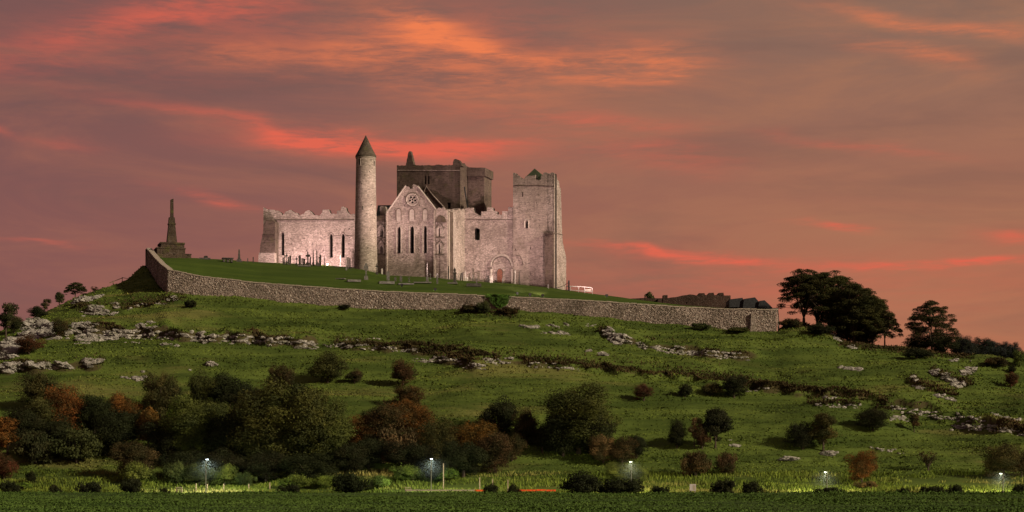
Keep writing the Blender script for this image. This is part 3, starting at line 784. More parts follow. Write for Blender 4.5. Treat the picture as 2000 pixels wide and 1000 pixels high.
# projecting rubble stones
def stone_mat():
    m, t = new_mat('wall_stones')
    a = t.new('ShaderNodeAttribute', attribute_name='var').outputs['Fac']
    c = t.mix(t.rng(a, 0.0, 0.9, smooth=False), (0.09, 0.072, 0.06), (0.40, 0.33, 0.29))
    c = t.mix(t.rng(a, 0.93, 0.99), c, (0.62, 0.58, 0.54))
    P = t.new('ShaderNodeNewGeometry').outputs['Position']
    c = t.mix(t.math('MULTIPLY', t.rng(t.noise(t.vmath('MULTIPLY', P, (1, 1, .5)), 0.22, 5, 0.65), 0.48, 0.64), 0.7), c, (0.075, 0.065, 0.048))
    finish(t, c, 0.95, None, 0.1); return m
M_WSTONE = stone_mat()
def rubble(L, nrm, per):
    V_, F_, A_ = [], [], []
    for i in range(len(L) - 1):
        a, b = L[i], L[i + 1]; nn = nrm[i]; d = Vector((b[0] - a[0], b[1] - a[1], 0)); d.normalize()
        for _ in range(per):
            t = random.random(); k = random.random()
            zt = a[2] + (b[2] - a[2]) * t; zb = a[3] + (b[3] - a[3]) * t - 0.4
            z = zb + (zt - 0.1 - zb) * k; off = 0.25 * (1 - (z - zb + .8) / (zt - zb + .8))
            c = Vector((a[0] + (b[0] - a[0]) * t, a[1] + (b[1] - a[1]) * t, z)) + nn * (off)
            w, h, p = random.uniform(.07, .20), random.uniform(.04, .10), random.uniform(.02, .08)
            o = len(V_)
            for s1, s2, s3 in ((-1, -1, -1), (1, -1, -1), (1, 1, -1), (-1, 1, -1), (-.75, -.7, 1), (.8, -.75, 1), (.7, .8, 1), (-.8, .75, 1)):
                q = c + d * w * s1 * random.uniform(.85, 1.1) + Vector((0, 0, 1)) * h * s2 * random.uniform(.8, 1.1) + nn * (p * s3)
                V_.append((q.x - ex, q.y - ey, q.z - ez))
            for f in ((4, 5, 6, 7), (0, 1, 5, 4), (1, 2, 6, 5), (2, 3, 7, 6), (3, 0, 4, 7)): F_.append(tuple(o + j for j in f))
            A_ += [random.random()] * 5
    o = link_mesh('rubble_stone', mesh_np('rubble_stone', V_, F_, A_), M_WSTONE, enc)
    o['kind'] = 'stuff'
rubble(LF, NF, 52); rubble(LL, NL, 36)
# battered buttress near the right end
g = ground(1472, 648); bt = MB()
bt.prism([(-.5, -1.2), (.9, -1.2), (.55, 3.2), (-.25, 3.4)], -0.45, 0.6)
o = bt.build('buttress', M_RUBBLE, enc); o.location = (g.x - ex, 349.2 - ey, g.z - ez)

# ------------------------------------------------------------------ planes of the ruin
TH = rad(18)
RX, RY = (760 - 1000) * 398 / F, 398.0
E1 = Vector((math.cos(TH), -math.sin(TH), 0)); E2 = Vector((math.sin(TH), math.cos(TH), 0))
class Plane:
    def __init__(self, o, d, n): self.o = Vector(o); self.d = d; self.n = n
    def s(self, u):
        k = (u - 1000) / F
        # o + s d = Y (k, 1)
        den = self.d.x - k * self.d.y
        return (k * self.o.y - self.o.x) / den
    def pt(self, u, v):
        s = self.s(u); Y = self.o.y + s * self.d.y
        return s, zfrom(v, Y)
def front(dep): return Plane(Vector((RX, RY, 0)) + E2 * dep, E1, E2)
def side_at(pl, u):
    c = pl.o + pl.d * pl.s(u)
    return Plane(c, E2, -E1)
def lancet(uc, vt, vb, w, n=5, point=1.25):
    hw = w / 2; out = [(uc - hw, vb), (uc - hw, vt + hw * 1.9)]
    for i in range(1, n):
        t = i / n; out.append((uc - hw * math.cos(t * math.pi / 2) ** .9, vt + hw * 1.9 * (1 - math.sin(t * math.pi / 2) ** point)))
    out.append((uc, vt))
    for i in range(n - 1, 0, -1):
        t = i / n; out.append((uc + hw * math.cos(t * math.pi / 2) ** .9, vt + hw * 1.9 * (1 - math.sin(t * math.pi / 2) ** point)))
    out += [(uc + hw, vt + hw * 1.9), (uc + hw, vb)]
    return out
def rect(u0, v0, u1, v1): return [(u0, v1), (u0, v0), (u1, v0), (u1, v1)]
def ragged(pl, amp=1.0, step=3.0, seed=1):
    r = random.Random(seed); out = [pl[0]]
    for a, b in zip(pl[:-1], pl[1:]):
        L = math.hypot(b[0] - a[0], b[1] - a[1]); n = max(1, int(L / step))
        for i in range(1, n + 1):
            k = i / n; j = amp if i < n else amp * .4
            out.append((a[0] + (b[0] - a[0]) * k + r.uniform(-j, j) * .5, a[1] + (b[1] - a[1]) * k + r.uniform(-j, j)))
    return out
ruin = empty('cathedral_ruin', (RX, RY, 43.0))
tag(ruin, 'large floodlit roofless medieval stone cathedral with square towers on the hilltop', 'ruin')
def panel(name, pl, outline, holes, thick, mat, root, off=0.0, parent=None):
    """solid wall from an outline with openings, standing on plane pl"""
    loops = [[pl.pt(*p) for p in outline]] + [[pl.pt(*p) for p in h] for h in holes]
    flat = [p for lp in loops for p in lp]
    tris = tessellate_polygon([[Vector((s, z, 0)) for s, z in lp] for lp in loops])
    N = len(flat); R = root.location; Vv = []
    for k in (0, 1):
        for s, z in flat:
            q = pl.o + pl.d * s + pl.n * (off + k * thick)
            Vv.append((q.x - R.x, q.y - R.y, z - R.z))
    fs_ = [tuple(t) for t in tris] + [tuple(i + N for i in reversed(t)) for t in tris]
    b = 0
    for lp in loops:
        m = len(lp)
        for i in range(m): j = (i + 1) % m; fs_.append((b + i, b + j, b + j + N, b + i + N))
        b += m
    bm = bmesh.new(); bv = [bm.verts.new(p) for p in Vv]
    for f in fs_:
        try: bm.faces.new([bv[i] for i in f])
        except ValueError: pass
    bmesh.ops.recalc_face_normals(bm, faces=bm.faces)
    me = bpy.data.meshes.new(name); bm.to_mesh(me); bm.free()
    return link_mesh(name, me, mat, parent or root)
def strip(name, pl, pts, r, mat, parent, root, out=0.06, n=6):
    """moulding following points on the plane"""
    mb = MB(); R = root.location; P = []
    for p in pts:
        s, z = pl.pt(*p); q = pl.o + pl.d * s - pl.n * out
        P.append((q.x - R.x, q.y - R.y, z - R.z))
    mb.tube(P, [r] * len(P), n); return mb.build(name, mat, parent)
def arch_pts(uc, vt, w, drop, n=8):
    hw = w / 2
    return [(uc - hw, vt + drop)] + [(uc - hw * math.cos(i / n * math.pi), vt + hw * 1.3 * (1 - math.sin(i / n * math.pi))) for i in range(n + 1)] + [(uc + hw, vt + drop)]
def holes_px(pts, s=1.5):
    s = s * 1.35
    return [rect(u - s / 2, v - s / 2, u + s / 2, v + s * .55) for u, v in pts]

# ---- choir
PC = front(11.5)
ctop = ragged([(514.5, 405), (522, 409), (534, 410), (543, 413), (552, 419), (559, 413), (567, 410), (572, 413), (579, 416), (585, 421), (591, 418), (600, 411),
               (606, 413), (609, 416), (615, 421), (624, 421), (629, 415), (630, 409), (641, 409), (643, 415), (648, 418), (657, 418), (659, 411), (665, 411), (667, 404),
               (674, 405), (677, 413), (682, 419), (692, 418), (700, 418)], 1.4, 2.3, 3)
cwin = [lancet(552, 453, 499, 6.5), lancet(646.8, 457, 503, 6.5), lancet(670, 457, 503, 6.5)]
put = [(568, 466), (594, 465.5), (627, 464.5), (559.5, 475), (570, 476), (610, 476), (572, 488), (599, 489), (631, 489), (658, 448.5), (672.5, 449.5), (682.5, 447),
       (658, 464.5), (682, 463.5), (658.5, 476), (681, 476), (656, 488.5), (684, 488), (573, 506)]
cout = [(514.5, 522)] + ctop + [(700, 540)]
panel('choir_wall', PC, cout, cwin + holes_px(put), 0.5, M_STONE, ruin)
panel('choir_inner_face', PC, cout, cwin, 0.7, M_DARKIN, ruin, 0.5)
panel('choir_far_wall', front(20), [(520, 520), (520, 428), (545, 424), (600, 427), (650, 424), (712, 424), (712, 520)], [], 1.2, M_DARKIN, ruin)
strip('string_course', PC, [(538, 429.5), (692, 429)], .12, M_HOOD, ruin, ruin)
strip('hood_mould', PC, arch_pts(552, 450, 10, 6), .08, M_DRESSED, ruin, ruin)
strip('hood_mould', PC, [(640, 460.5)] + arch_pts(646.8, 454, 9.5, 6) + arch_pts(670, 454, 9.5, 6) + [(690, 460.5)], .08, M_HOOD, ruin, ruin)
# battered corner pier at the choir's end
PB = front(9.6)
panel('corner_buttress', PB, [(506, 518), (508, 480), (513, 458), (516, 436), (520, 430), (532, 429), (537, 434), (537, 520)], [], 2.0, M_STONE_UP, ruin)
panel('buttress_foot', PB, [(504.5, 519), (507, 494), (537.5, 494), (537.5, 520)], [], 1.0, M_STONE, ruin, -0.35)
strip('buttress_offset', PB, [(512, 459), (537, 459)], .10, M_STONE_UP, ruin, ruin, 0.1)

# ---- transept gable
PG = front(0.0)
gl = [(755, 555), (755, 418)] + ragged([(755, 418), (773, 391), (792.5, 363.5)], .5, 4, 5)[1:] + [(799, 365), (801, 369), (806, 369), (806.5, 360), (809, 359.5), (812, 362), (816, 364.5)] + \
     ragged([(816, 364.5), (833, 389), (850, 409)], .7, 4, 6)[1:] + [(850, 558)]
gwin = [lancet(779, 443, 494.6, 6.2), lancet(804.3, 441.5, 494.6, 7.6), lancet(830.3, 441, 494.6, 6.2)]
cu, cv = 805.5, 390
rose = []
for k in range(5):
    a = math.pi / 2 + k * 2 * math.pi / 5
    rose.append([(cu + 5.3 * math.cos(a) + 2.9 * math.cos(b), cv + 5.3 * math.sin(a) + 2.9 * math.sin(b)) for b in [i * math.pi / 4 for i in range(8)]])
rose.append([(cu + 2.0 * math.cos(b), cv + 2.0 * math.sin(b)) for b in [i * math.pi / 4 for i in range(8)]])
gput = [(778, 418.5 + 12), (765, 437), (768, 455), (766, 471), (765, 487), (790, 436), (791, 455), (792, 470), (790, 488), (763, 502), (786, 502), (793, 500), (818, 502), (843, 503),
        (817, 438), (818, 455), (816, 469), (818, 487), (840, 436), (842, 452), (843, 468), (842, 486), (777, 398), (790, 384), (822, 384), (831, 397), (790, 401), (819, 401), (764, 422), (845, 420), (797, 375), (812, 376), (770, 410), (838, 410)]
panel('gable_wall', PG, gl, gwin + rose + holes_px(gput, 1.4), 0.5, M_STONE, ruin)
rose_full = [(cu + 12 * math.cos(b), cv + 12 * math.sin(b)) for b in [i * math.pi / 10 for i in range(20)]]
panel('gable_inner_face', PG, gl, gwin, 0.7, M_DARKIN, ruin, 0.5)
R = ruin.location
def ring(name, pl, uc, vc, rp, rt, mat, out=0.05):
    return strip(name, pl, [(uc + rp * math.cos(a), vc + rp * math.sin(a)) for a in [i * math.pi / 12 for i in range(25)]], rt, mat, ruin, ruin, out)
ring('rose_window_ring', PG, cu, cv, 13.4, .13, M_HOOD)
ring('rose_window_ring', PG, cu, cv, 11.4, .16, M_DRESSED)
for k in range(5):
    a = math.pi / 2 + k * 2 * math.pi / 5
    strip('tracery', PG, [(cu + 5.3 * math.cos(a) + 3.0 * math.cos(b), cv + 5.3 * math.sin(a) + 3.0 * math.sin(b)) for b in [i * math.pi / 6 for i in range(13)]], .07, M_DRESSED, ruin, ruin)
for uc, w in ((779, 10), (804.6, 11), (830.5, 10)):
    strip('blind_arch', PG, arch_pts(uc, 407, w, 22), .10, M_HOOD, ruin, ruin)
    panel('arch_infill', PG, lancet(uc, 408.5, 432, w - 2), [], 0.10, M_DRESSED, ruin, -0.05)
for uc, vt, w in ((779, 440.5, 9), (804.3, 439, 10.6), (830.3, 438.5, 9)):
    strip('window_surround', PG, arch_pts(uc, vt, w, 54), .085, M_DRESSED, ruin, ruin)
for pts in ([(754, 417.5), (792.5, 362.5)], [(816, 363.5), (851, 408.5)]):
    strip('gable_coping', PG, pts, .16, M_DRESSED, ruin, ruin, 0.0)
for uu in (756.3, 849):
    panel('pilaster', PG, rect(uu - 1.3, 418 if uu < 800 else 411, uu + 1.3, 557), [], .45, M_STONE, ruin, -.42)
# dark interior wall of the transept
panel('transept_inner_wall', front(9.5), [(762, 540), (762, 430), (850, 425), (850, 540)], [], 1.0, M_DARKIN, ruin)

# ---- turret bays with gabled niches, left and right of the gable
def niche(pl, uc, vt, vb, w, deep=True):
    strip('niche_gable', pl, [(uc - w * .75, vt + 9), (uc, vt - 2), (uc + w * .75, vt + 9)], .19, M_HOOD, ruin, ruin, .12)
    strip('niche_frame', pl, [(uc - w / 2, vb), (uc - w / 2, vt + 8), (uc, vt + 1), (uc + w / 2, vt + 8), (uc + w / 2, vb)], .07, M_DRESSED, ruin, ruin, .05)
    strip('niche_sill', pl, [(uc - w * .85, vb + 1), (uc + w * .85, vb + 1)], .17, M_HOOD, ruin, ruin, .1)
PLt = front(0.9)
panel('left_stair_bay', PLt, [(732, 556), (732, 433), (757, 433), (757, 556)], [lancet(745, 446, 462, 6), lancet(745, 480, 495, 5)], 3.0, M_STONE, ruin)
niche(PLt, 744.5, 436, 463, 10); niche(PLt, 744.5, 469, 496, 10)
panel('bay_cap', PLt, [(733, 433), (735.5, 422), (755, 421), (757, 433)], [], 3.2, M_STONE_UP, ruin, -.3)
panel('bay_parapet', front(3.0), [(742, 424), (742, 404), (745, 402), (752, 403), (754, 409), (756, 420), (756, 424)], [], 1.0, M_STONE, ruin)
panel('lean_to_roof', front(7.0), [(733, 430), (738, 401), (765, 400.5), (768, 430)], [], 1.2, M_SLATE, ruin)
PRt = front(-0.1)
rb = [(850, 562)] + ragged([(850, 409), (856, 405), (861, 408), (864, 404), (868, 409), (872.5, 410)], 1.2, 2, 9) + [(872.5, 562)]
panel('right_stair_bay', PRt, rb, [lancet(858.5, 443, 462, 6), lancet(858.5, 475, 495.5, 6), rect(865, 444, 868.5, 461), rect(865, 476, 868.5, 494)], 0.8, M_STONE, ruin, 0.35)
panel('right_stair_back', PRt, rb, [], 3.0, M_STONE_UP, ruin, 1.15)
niche(PRt, 860, 437, 463, 10); niche(PRt, 860, 470, 496, 10)
panel('bay_cap', PRt, [(850.5, 434), (854, 424), (860, 421), (868, 424), (872, 434)], [], .6, M_STONE_UP, ruin, -.1)
# ---- transept return wall (faces right)
PT = side_at(front(0.2), 872)
tr = [(872, 560)] + ragged([(872, 411), (878, 409), (882, 413), (886, 408), (892, 411), (897, 407), (901, 412), (905, 408), (911, 410)], 1.2, 2, 12) + [(911, 556)]
panel('transept_side_wall', PT, tr, holes_px([(893, 476), (890, 488)], 1.3), 1.4, M_STONE, ruin)
for uu in (876, 884.5, 887, 909):
    strip('drain_shaft', PT, [(uu, 415 if uu < 900 else 411), (uu + .3, 553)], .16, M_DRESSED, ruin, ruin, .1)
strip('string_course', PT, [(874, 425), (890, 430)], .1, M_HOOD, ruin, ruin, .05)

# ---- nave wall
PN = front(11.5)
ntop = ragged([(908, 409), (917, 405.5), (924, 405.5), (925, 414), (932, 418), (939, 421), (940.6, 412.5), (951, 412.5), (952, 405.5), (961.5, 405.5), (963, 412.5), (970, 412.5),
               (970.5, 419.5), (980, 419.5), (981, 412.5), (992, 412.5), (993, 404.5), (1000, 404.5), (1004, 405)], 1.2, 2.2, 15)
nout = [(908, 562)] + ntop + [(1006, 405), (1006, 566)]
nwin = ragged([(926.5, 468), (926.5, 447), (931, 445.5), (937, 447), (937, 468), (933, 469.5), (926.5, 468)], .5, 3, 3)[:-1]
nput = [(985, 482), (1007 - 6, 482), (919, 486), (948, 477), (962, 489), (992, 470)]
panel('nave_wall', PN, nout, [nwin] + holes_px(nput, 1.2), 0.5, M_STONE, ruin)
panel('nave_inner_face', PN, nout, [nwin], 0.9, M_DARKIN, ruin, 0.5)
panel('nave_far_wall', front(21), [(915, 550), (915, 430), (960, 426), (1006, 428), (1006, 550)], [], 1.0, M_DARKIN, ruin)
strip('string_course', PN, [(912, 428), (1003, 429)], .09, M_HOOD, ruin, ruin, .02)
# great blocked doorway arch with small oak door
ar = [(959, 560), (959, 519)] + [(979.5 - 20.5 * math.cos(t), 519 - 20.5 * math.sin(t)) for t in [i * math.pi / 14 for i in range(1, 14)]] + [(1000, 519), (1000, 560)]
strip('door_arch', PN, ar[1:-1], .22, M_DRESSED, ruin, ruin, .08)
strip('door_arch', PN, [(979.5 + (p[0] - 979.5) * .88, 519 + (p[1] - 519) * .88) for p in ar[1:-1]], .12, M_HOOD, ruin, ruin, .05)
strip('door_jamb', PN, [(959, 524), (959, 556)], .24, M_DRESSED, ruin, ruin, .1)
strip('door_jamb', PN, [(1000, 524), (1000, 560)], .24, M_DRESSED, ruin, ruin, .1)
panel('door_impost', PN, rect(953.5, 523, 961, 525.5), [], .4, M_HOOD, ruin, -.36)
panel('door_impost', PN, rect(998.5, 523, 1003, 525.5), [], .4, M_HOOD, ruin, -.36)
dr = lancet(976.5, 525.5, 551, 10.5, 6, 1.0)
panel('door', PN, dr, [], .12, M_DOOR, ruin, -.10)
strip('door_surround', PN, [(971, 551), (971, 535)] + [(976.5 - 6 * math.cos(t), 533 - 8 * math.sin(t)) for t in [i * math.pi / 8 for i in range(9)]] + [(982, 535), (982, 551)], .09, M_HOOD, ruin, ruin, .05)

# ---- west tower house
PW = front(11.2)
wtop = ragged([(1002, 337.5), (1006, 338), (1012, 344), (1019, 349.5), (1025, 349), (1026, 344), (1036, 342.5), (1045.6, 341.5), (1046, 351), (1056, 351), (1057, 344), (1062, 337.5), (1068, 337), (1072, 341), (1077, 337), (1082, 338.5)], 1.3, 2.2, 22)
wout = [(1002, 570)] + wtop + [(1082.5, 338), (1082.5, 572)]
wwin = [rect(1019.3, 375, 1021.8, 384), lancet(1028.5, 431, 446, 5), rect(1006, 485, 1007.3, 489.5), rect(1035.3, 482, 1036.8, 487.5)]
wput = [(1036, 535), (1010, 407), (1058, 500), (1048, 396), (1024, 356), (1068, 402), (1054, 440)]
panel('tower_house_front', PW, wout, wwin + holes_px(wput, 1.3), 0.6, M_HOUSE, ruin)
panel('tower_house_core', PW, wout, wwin[:2], 1.2, M_DARKIN, ruin, 0.6)
strip('window_surround', PW, arch_pts(1028.5, 428.5, 8, 16), .16, M_DRESSED, ruin, ruin, .05)
strip('string_course', PW, [(1005, 362), (1045, 362), (1082, 364)], .08, M_STONE_UP, ruin, ruin, .02)
strip('roof_crease', PW, [(1008, 499), (1016, 500), (1020, 508), (1022, 517)], .13, M_HOOD, ruin, ruin, .05)
panel('pier', PW, [(1066, 570), (1066, 458), (1068, 456), (1082.4, 456.5), (1082.4, 572)], [], .8, M_STONE_UP, ruin, -.75)
panel('pier_ledge', PW, rect(1065, 455.3, 1083, 458), [], 1.0, M_STONE_UP, ruin, -.95)
strip('rain_pipe', PW, [(1065, 487), (1065.5, 560)], .07, M_METAL, ruin, ruin, .1)
PWS = side_at(front(11.2), 1082.5)
wsd = [(1082.5, 574)] + ragged([(1082.5, 338), (1087, 341), (1089, 352), (1092, 354), (1093, 366), (1095.5, 368), (1096, 385), (1096.6, 404), (1098, 457), (1100, 477), (1103, 490), (1106, 502), (1106, 544), (1104, 575)], .5, 4, 31)
panel('tower_house_side', PWS, wsd, [rect(1090.8, 438, 1092.6, 444)] + holes_px([(1101, 502)], 1.1), 1.5, M_STONE, ruin, 0.01)
strip('string_course', PWS, [(1083, 455), (1099, 459)], .09, M_HOOD, ruin, ruin, .05)
# inner roof of the cap house
cap = MB()
sC, zC = front(14).pt(1047, 352); c0 = Vector((RX, RY, 0)) + E2 * 15 + E1 * (sC)
za = zfrom(329, c0.y); zC = zfrom(349, c0.y)
b = [c0 + E1 * -2.2 + E2 * -1.5, c0 + E1 * 1.6 + E2 * -1.5, c0 + E1 * 1.6 + E2 * 2, c0 + E1 * -2.2 + E2 * 2]
cap.add([(p.x - R.x, p.y - R.y, zC - .9 - R.z) for p in b] + [(p.x - R.x, p.y - R.y, zC + .2 - R.z) for p in b] + [(c0.x - .6 - R.x, c0.y - R.y, za - R.z)],
        [(0, 1, 5, 4), (1, 2, 6, 5), (2, 3, 7, 6), (3, 0, 4, 7), (4, 5, 8), (5, 6, 8), (6, 7, 8), (7, 4, 8)])
cap.build('cap_house_roof', M_SLATEGREEN, ruin)

# ---- crossing tower
PX = front(13.5)
xtop = ragged([(775, 323), (792, 323), (793, 321), (796, 305), (798, 296), (801.5, 295), (804, 305), (808, 322), (830, 322.5), (860, 322), (884, 322.5), (886, 311.5), (891, 310), (896, 312.5),
               (901, 320), (902, 324)], 1.0, 2.4, 41)
xout = [(775, 440)] + xtop + [(899, 325), (899, 440)]
xwin = [lancet(830.8, 342.5, 360, 3.8), lancet(837, 342.5, 360, 3.8), rect(829.5, 375, 835.5, 387), rect(874, 395.5, 880.5, 407)]
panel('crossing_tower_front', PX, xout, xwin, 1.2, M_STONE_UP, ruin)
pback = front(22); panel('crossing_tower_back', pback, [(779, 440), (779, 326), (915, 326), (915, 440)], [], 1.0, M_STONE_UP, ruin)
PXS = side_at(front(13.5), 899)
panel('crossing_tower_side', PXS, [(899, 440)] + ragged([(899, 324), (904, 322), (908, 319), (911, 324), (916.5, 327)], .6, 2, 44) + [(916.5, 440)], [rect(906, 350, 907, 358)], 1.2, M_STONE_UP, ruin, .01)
strip('weathering_crease', PX, [(820, 392), (833, 364), (846, 382), (874, 412)], .13, M_STONE, ruin, ruin, .05)
strip('tower_string_course', PX, [(776, 333), (898, 333)], .08, M_STONE, ruin, ruin, .03)
strip('drain_shaft', PXS, [(906, 365), (913, 408)], .14, M_SLATE, ruin, ruin, .1)
PY_ = front(18)
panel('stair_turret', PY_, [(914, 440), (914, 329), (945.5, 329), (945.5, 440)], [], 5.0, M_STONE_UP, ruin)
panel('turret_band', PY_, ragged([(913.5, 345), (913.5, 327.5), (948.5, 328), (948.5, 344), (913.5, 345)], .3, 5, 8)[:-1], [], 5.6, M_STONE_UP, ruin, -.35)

# ---- round tower
ty = 397.0; sc = F / ty
tx = (714.5 - 1000) / sc
zb_, zt_ = zfrom(534, ty), zfrom(306.5, ty)
rt = tag(empty('round_tower', (tx, ty, zb_)), 'tall slim floodlit round tower with a dark conical stone cap left of the gable', 'tower')
tb = MB(); prof = []
r0, r1 = 23.0 / sc, 19.0 / sc
for i in range(31):
    t = i / 30; prof.append((r0 + (r1 - r0) * t ** .9, (zt_ - zb_) * t))
tb.lathe(prof, 40); tb.build('shaft', M_TOWER, rt, True)
cn = MB(); zap = zfrom(264.5, ty)
cn.lathe([(20.4 / sc, zt_ - zb_ - .15), (20.6 / sc, zt_ - zb_ + .15), (14.6 / sc, (zt_ - zb_) + (zap - zt_) * .30), (9.0 / sc, (zt_ - zb_) + (zap - zt_) * .58), (3.4 / sc, (zt_ - zb_) + (zap - zt_) * .85), (.05, zap - zb_)], 32)
cn.build('conical_cap', M_CONE, rt)
def tower_open(name, u, v0, v1, w, deep=.12):
    zc = (zfrom(v0, ty) + zfrom(v1, ty)) / 2 - zb_; tt = zc / (zt_ - zb_); rr = r0 + (r1 - r0) * tt ** .9
    a = math.asin(max(-1, min(1, ((u - 714.5) / sc) / rr)))
    dirv = Vector((math.sin(a), -math.cos(a), 0))
    h = (v1 - v0) / sc
    fr = MB(); fr.box((0, 0, 0), (w / sc + .22, .16, h + .25)); f = fr.build(name, M_DRESSED, rt)
    f.location = (dirv.x * rr, dirv.y * rr, zc); f.rotation_euler = (0, 0, math.atan2(dirv.x, -dirv.y))
    ho = MB(); ho.box((0, -.075, 0), (w / sc, .05, h)); ho.build('opening', M_DARKIN, f)  # dark plate: shade inside the window put into its colour
tower_open('top_window', 704, 313, 325, 2.4); tower_open('top_window', 731.5, 316, 325, 2.2); tower_open('slit_window', 710.5, 405, 413, 2.0)
pm = MB()
for (u, v) in [(706, 358), (714, 345), (708, 362), (722, 372), (702, 388), (718, 420), (705, 440), (725, 452), (711, 470), (720, 487), (727, 402), (723, 338)]:
    zc = zfrom(v, ty) - zb_; rr = r0 + (r1 - r0) * (zc / (zt_ - zb_)) ** .9; a = math.asin(((u - 714.5) / sc) / rr)
    pm.box((math.sin(a) * rr, -math.cos(a) * rr, zc), (.17, .10, .17), a)
pm.build('putlog_hole', M_DARKIN, rt)  # small raised blocks with the holes' shade put into their colour
lg = MB(); lg.lathe([(r1 + .06, -.12), (r1 + .14, 0), (r1 + .06, .12)], 36, (0, 0, zt_ - zb_ - .25)); lg.build('cornice', M_DRESSED, rt)

# ---- monument at the left end of the lawn
my = 386.0; ms = F / my; mx = (335 - 1000) / ms
mz = zfrom(506, my)
mo = tag(empty('broken_cross_monument', (mx, my, mz)), 'dark stone monument with a broken tapering shaft on a stepped square base', 'monument')
def mblk(name, u0, u1, vb, vt, taper=1.0, dep=None, mat=M_MONU):
    w = (u1 - u0) / ms; m = MB(); m.box((((u0 + u1) / 2 - 335) / ms, 0, zfrom((vb + vt) / 2, my) - mz), (w, dep or w, (vb - vt) / ms), .3, taper)
    return m.build(name, mat, mo)
mblk('base', 304, 358, 512, 488); mblk('base_ledge', 302.5, 359, 489, 486.5); mblk('plinth', 312, 357, 487, 477.5); mblk('plinth_cornice', 310.5, 358, 479.5, 476)
mblk('body', 325.5, 345, 476.5, 438, .62); mblk('body_cap', 328, 342.5, 439.5, 436.5); mblk('neck', 329, 341.5, 437, 425, .86); mblk('shaft', 332.6, 338.8, 425, 391, .9)
m = MB(); m.prism([(-.25, 0), (.3, 0), (.32, .28), (-.24, .05)], -.24, .24); o = m.build('broken_top', M_MONU, mo); o.location = (.07, 0, zfrom(391, my) - mz)
g = lawn_point(366, 504.5)
bl = tag(empty('stone_block', g, .2), 'squat dark stone block right of the broken cross monument', 'block'); m = MB(); m.box((0, 0, .3), (1.5, 1.1, .9), 0, .96); m.build('block', M_MONU, bl); m = MB(); m.box((0, 0, .79), (1.65, 1.2, .1)); m.build('slab', M_MONU, bl)
g = lawn_point(297, 500)
# ---- the low ruins right of the lawn
vr = tag(empty('low_range_ruin', ((1370 - 1000) * 388 / F, 388, 33)), 'dark low ruined hall with stub merlons beyond the right end of the lawn', 'ruin')
PV = Plane((0, 388, 0), Vector((1, 0, 0)), Vector((0, 1, 0)))
panel('long_wall', PV, [(1285, 615)] + ragged([(1285, 583), (1297, 583), (1320, 580), (1346, 575), (1364, 577)], .4, 4, 2) + [(1365, 572.5), (1376, 572.5), (1377, 576), (1384, 576), (1384.5, 572), (1394, 571.5), (1395, 576), (1403, 576.5), (1403.5, 572), (1413, 571.5), (1414, 577), (1427, 577), (1427, 615)], [rect(1340, 590, 1342, 594)], 6, M_BRICKDK, vr)
panel('gatehouse', Plane((0, 384, 0), Vector((1, 0, 0)), Vector((0, 1, 0))), [(1295, 612), (1295, 576.5), (1304, 576), (1304, 612)], [], 2, M_BRICKDK, vr)
panel('low_boundary', Plane((0, 390, 0), Vector((1, 0, 0)), Vector((0, 1, 0))), [(1225, 610), (1225, 583.5), (1255, 582), (1296, 582.5), (1296, 612)], [], 1, M_BRICKDK, vr)
sh = tag(empty('slate_roofed_range', ((1470 - 1000) * 368 / F, 368, 30)), 'row of dark slate roofs stepping down behind the right end of the enclosure wall', 'building')
PS = Plane((0, 368, 0), Vector((1, 0, 0)), Vector((0, 1, 0)))
panel('wall', PS, [(1424, 625), (1424, 593), (1512, 606), (1512, 625)], [], 7, M_BRICKDK, sh, .3)
panel('roof', PS, [(1424, 600), (1425, 584.5), (1450, 581.5), (1453, 586), (1456, 600)], [], 6, M_SLATE, sh)
panel('roof', PS, [(1450, 602), (1453, 584), (1474, 581), (1482, 590), (1486, 602)], [], 6, M_SLATE, sh, -.4)
panel('roof', PS, [(1480, 604), (1482, 588.5), (1492, 587), (1501, 595), (1512, 606), (1512, 610)], [], 6, M_SLATE, sh, -.8)
# ---- white railing right of the tower house
g = lawn_point(1108, 568)
wr = tag(empty('white_railing', g), 'white painted metal railing with panels at the right foot of the tower', 'railing')
k = F / g.y
def rail(name, pts, r=.06):
    m = MB(); m.tube([((u - 1108) / k, 0, (568 - v) / k) for u, v in pts], [r] * len(pts), 6); m.build(name, M_WHITE, wr)
rail('top_rail', [(1106, 559), (1135, 560), (1156, 562)], .08); rail('bottom_rail', [(1106, 566), (1157, 570)])
for u in (1106, 1114, 1130, 1142, 1157): rail('post', [(u, 575), (u, 559 + (u - 1106) * .06)])
m = MB(); m.box((((1148 - 1108) / k), .1, .1), (1.5, .05, .5)); m.build('panel', M_DRESSED, wr)
hr = tag(empty('handrail', g + Vector((-.6, -.4, 0))), 'thin sloping handrail against the foot of the tower side', 'handrail')
m = MB(); m.tube([(-1.8, 0, .4), (0, 0, 1.0), (.9, 0, 1.7)], [.05] * 3); m.build('rail', M_METAL, hr); m = MB(); m.box((.9, 0, .9), (.3, .3, 2.2)); m.build('post', M_METAL, hr)

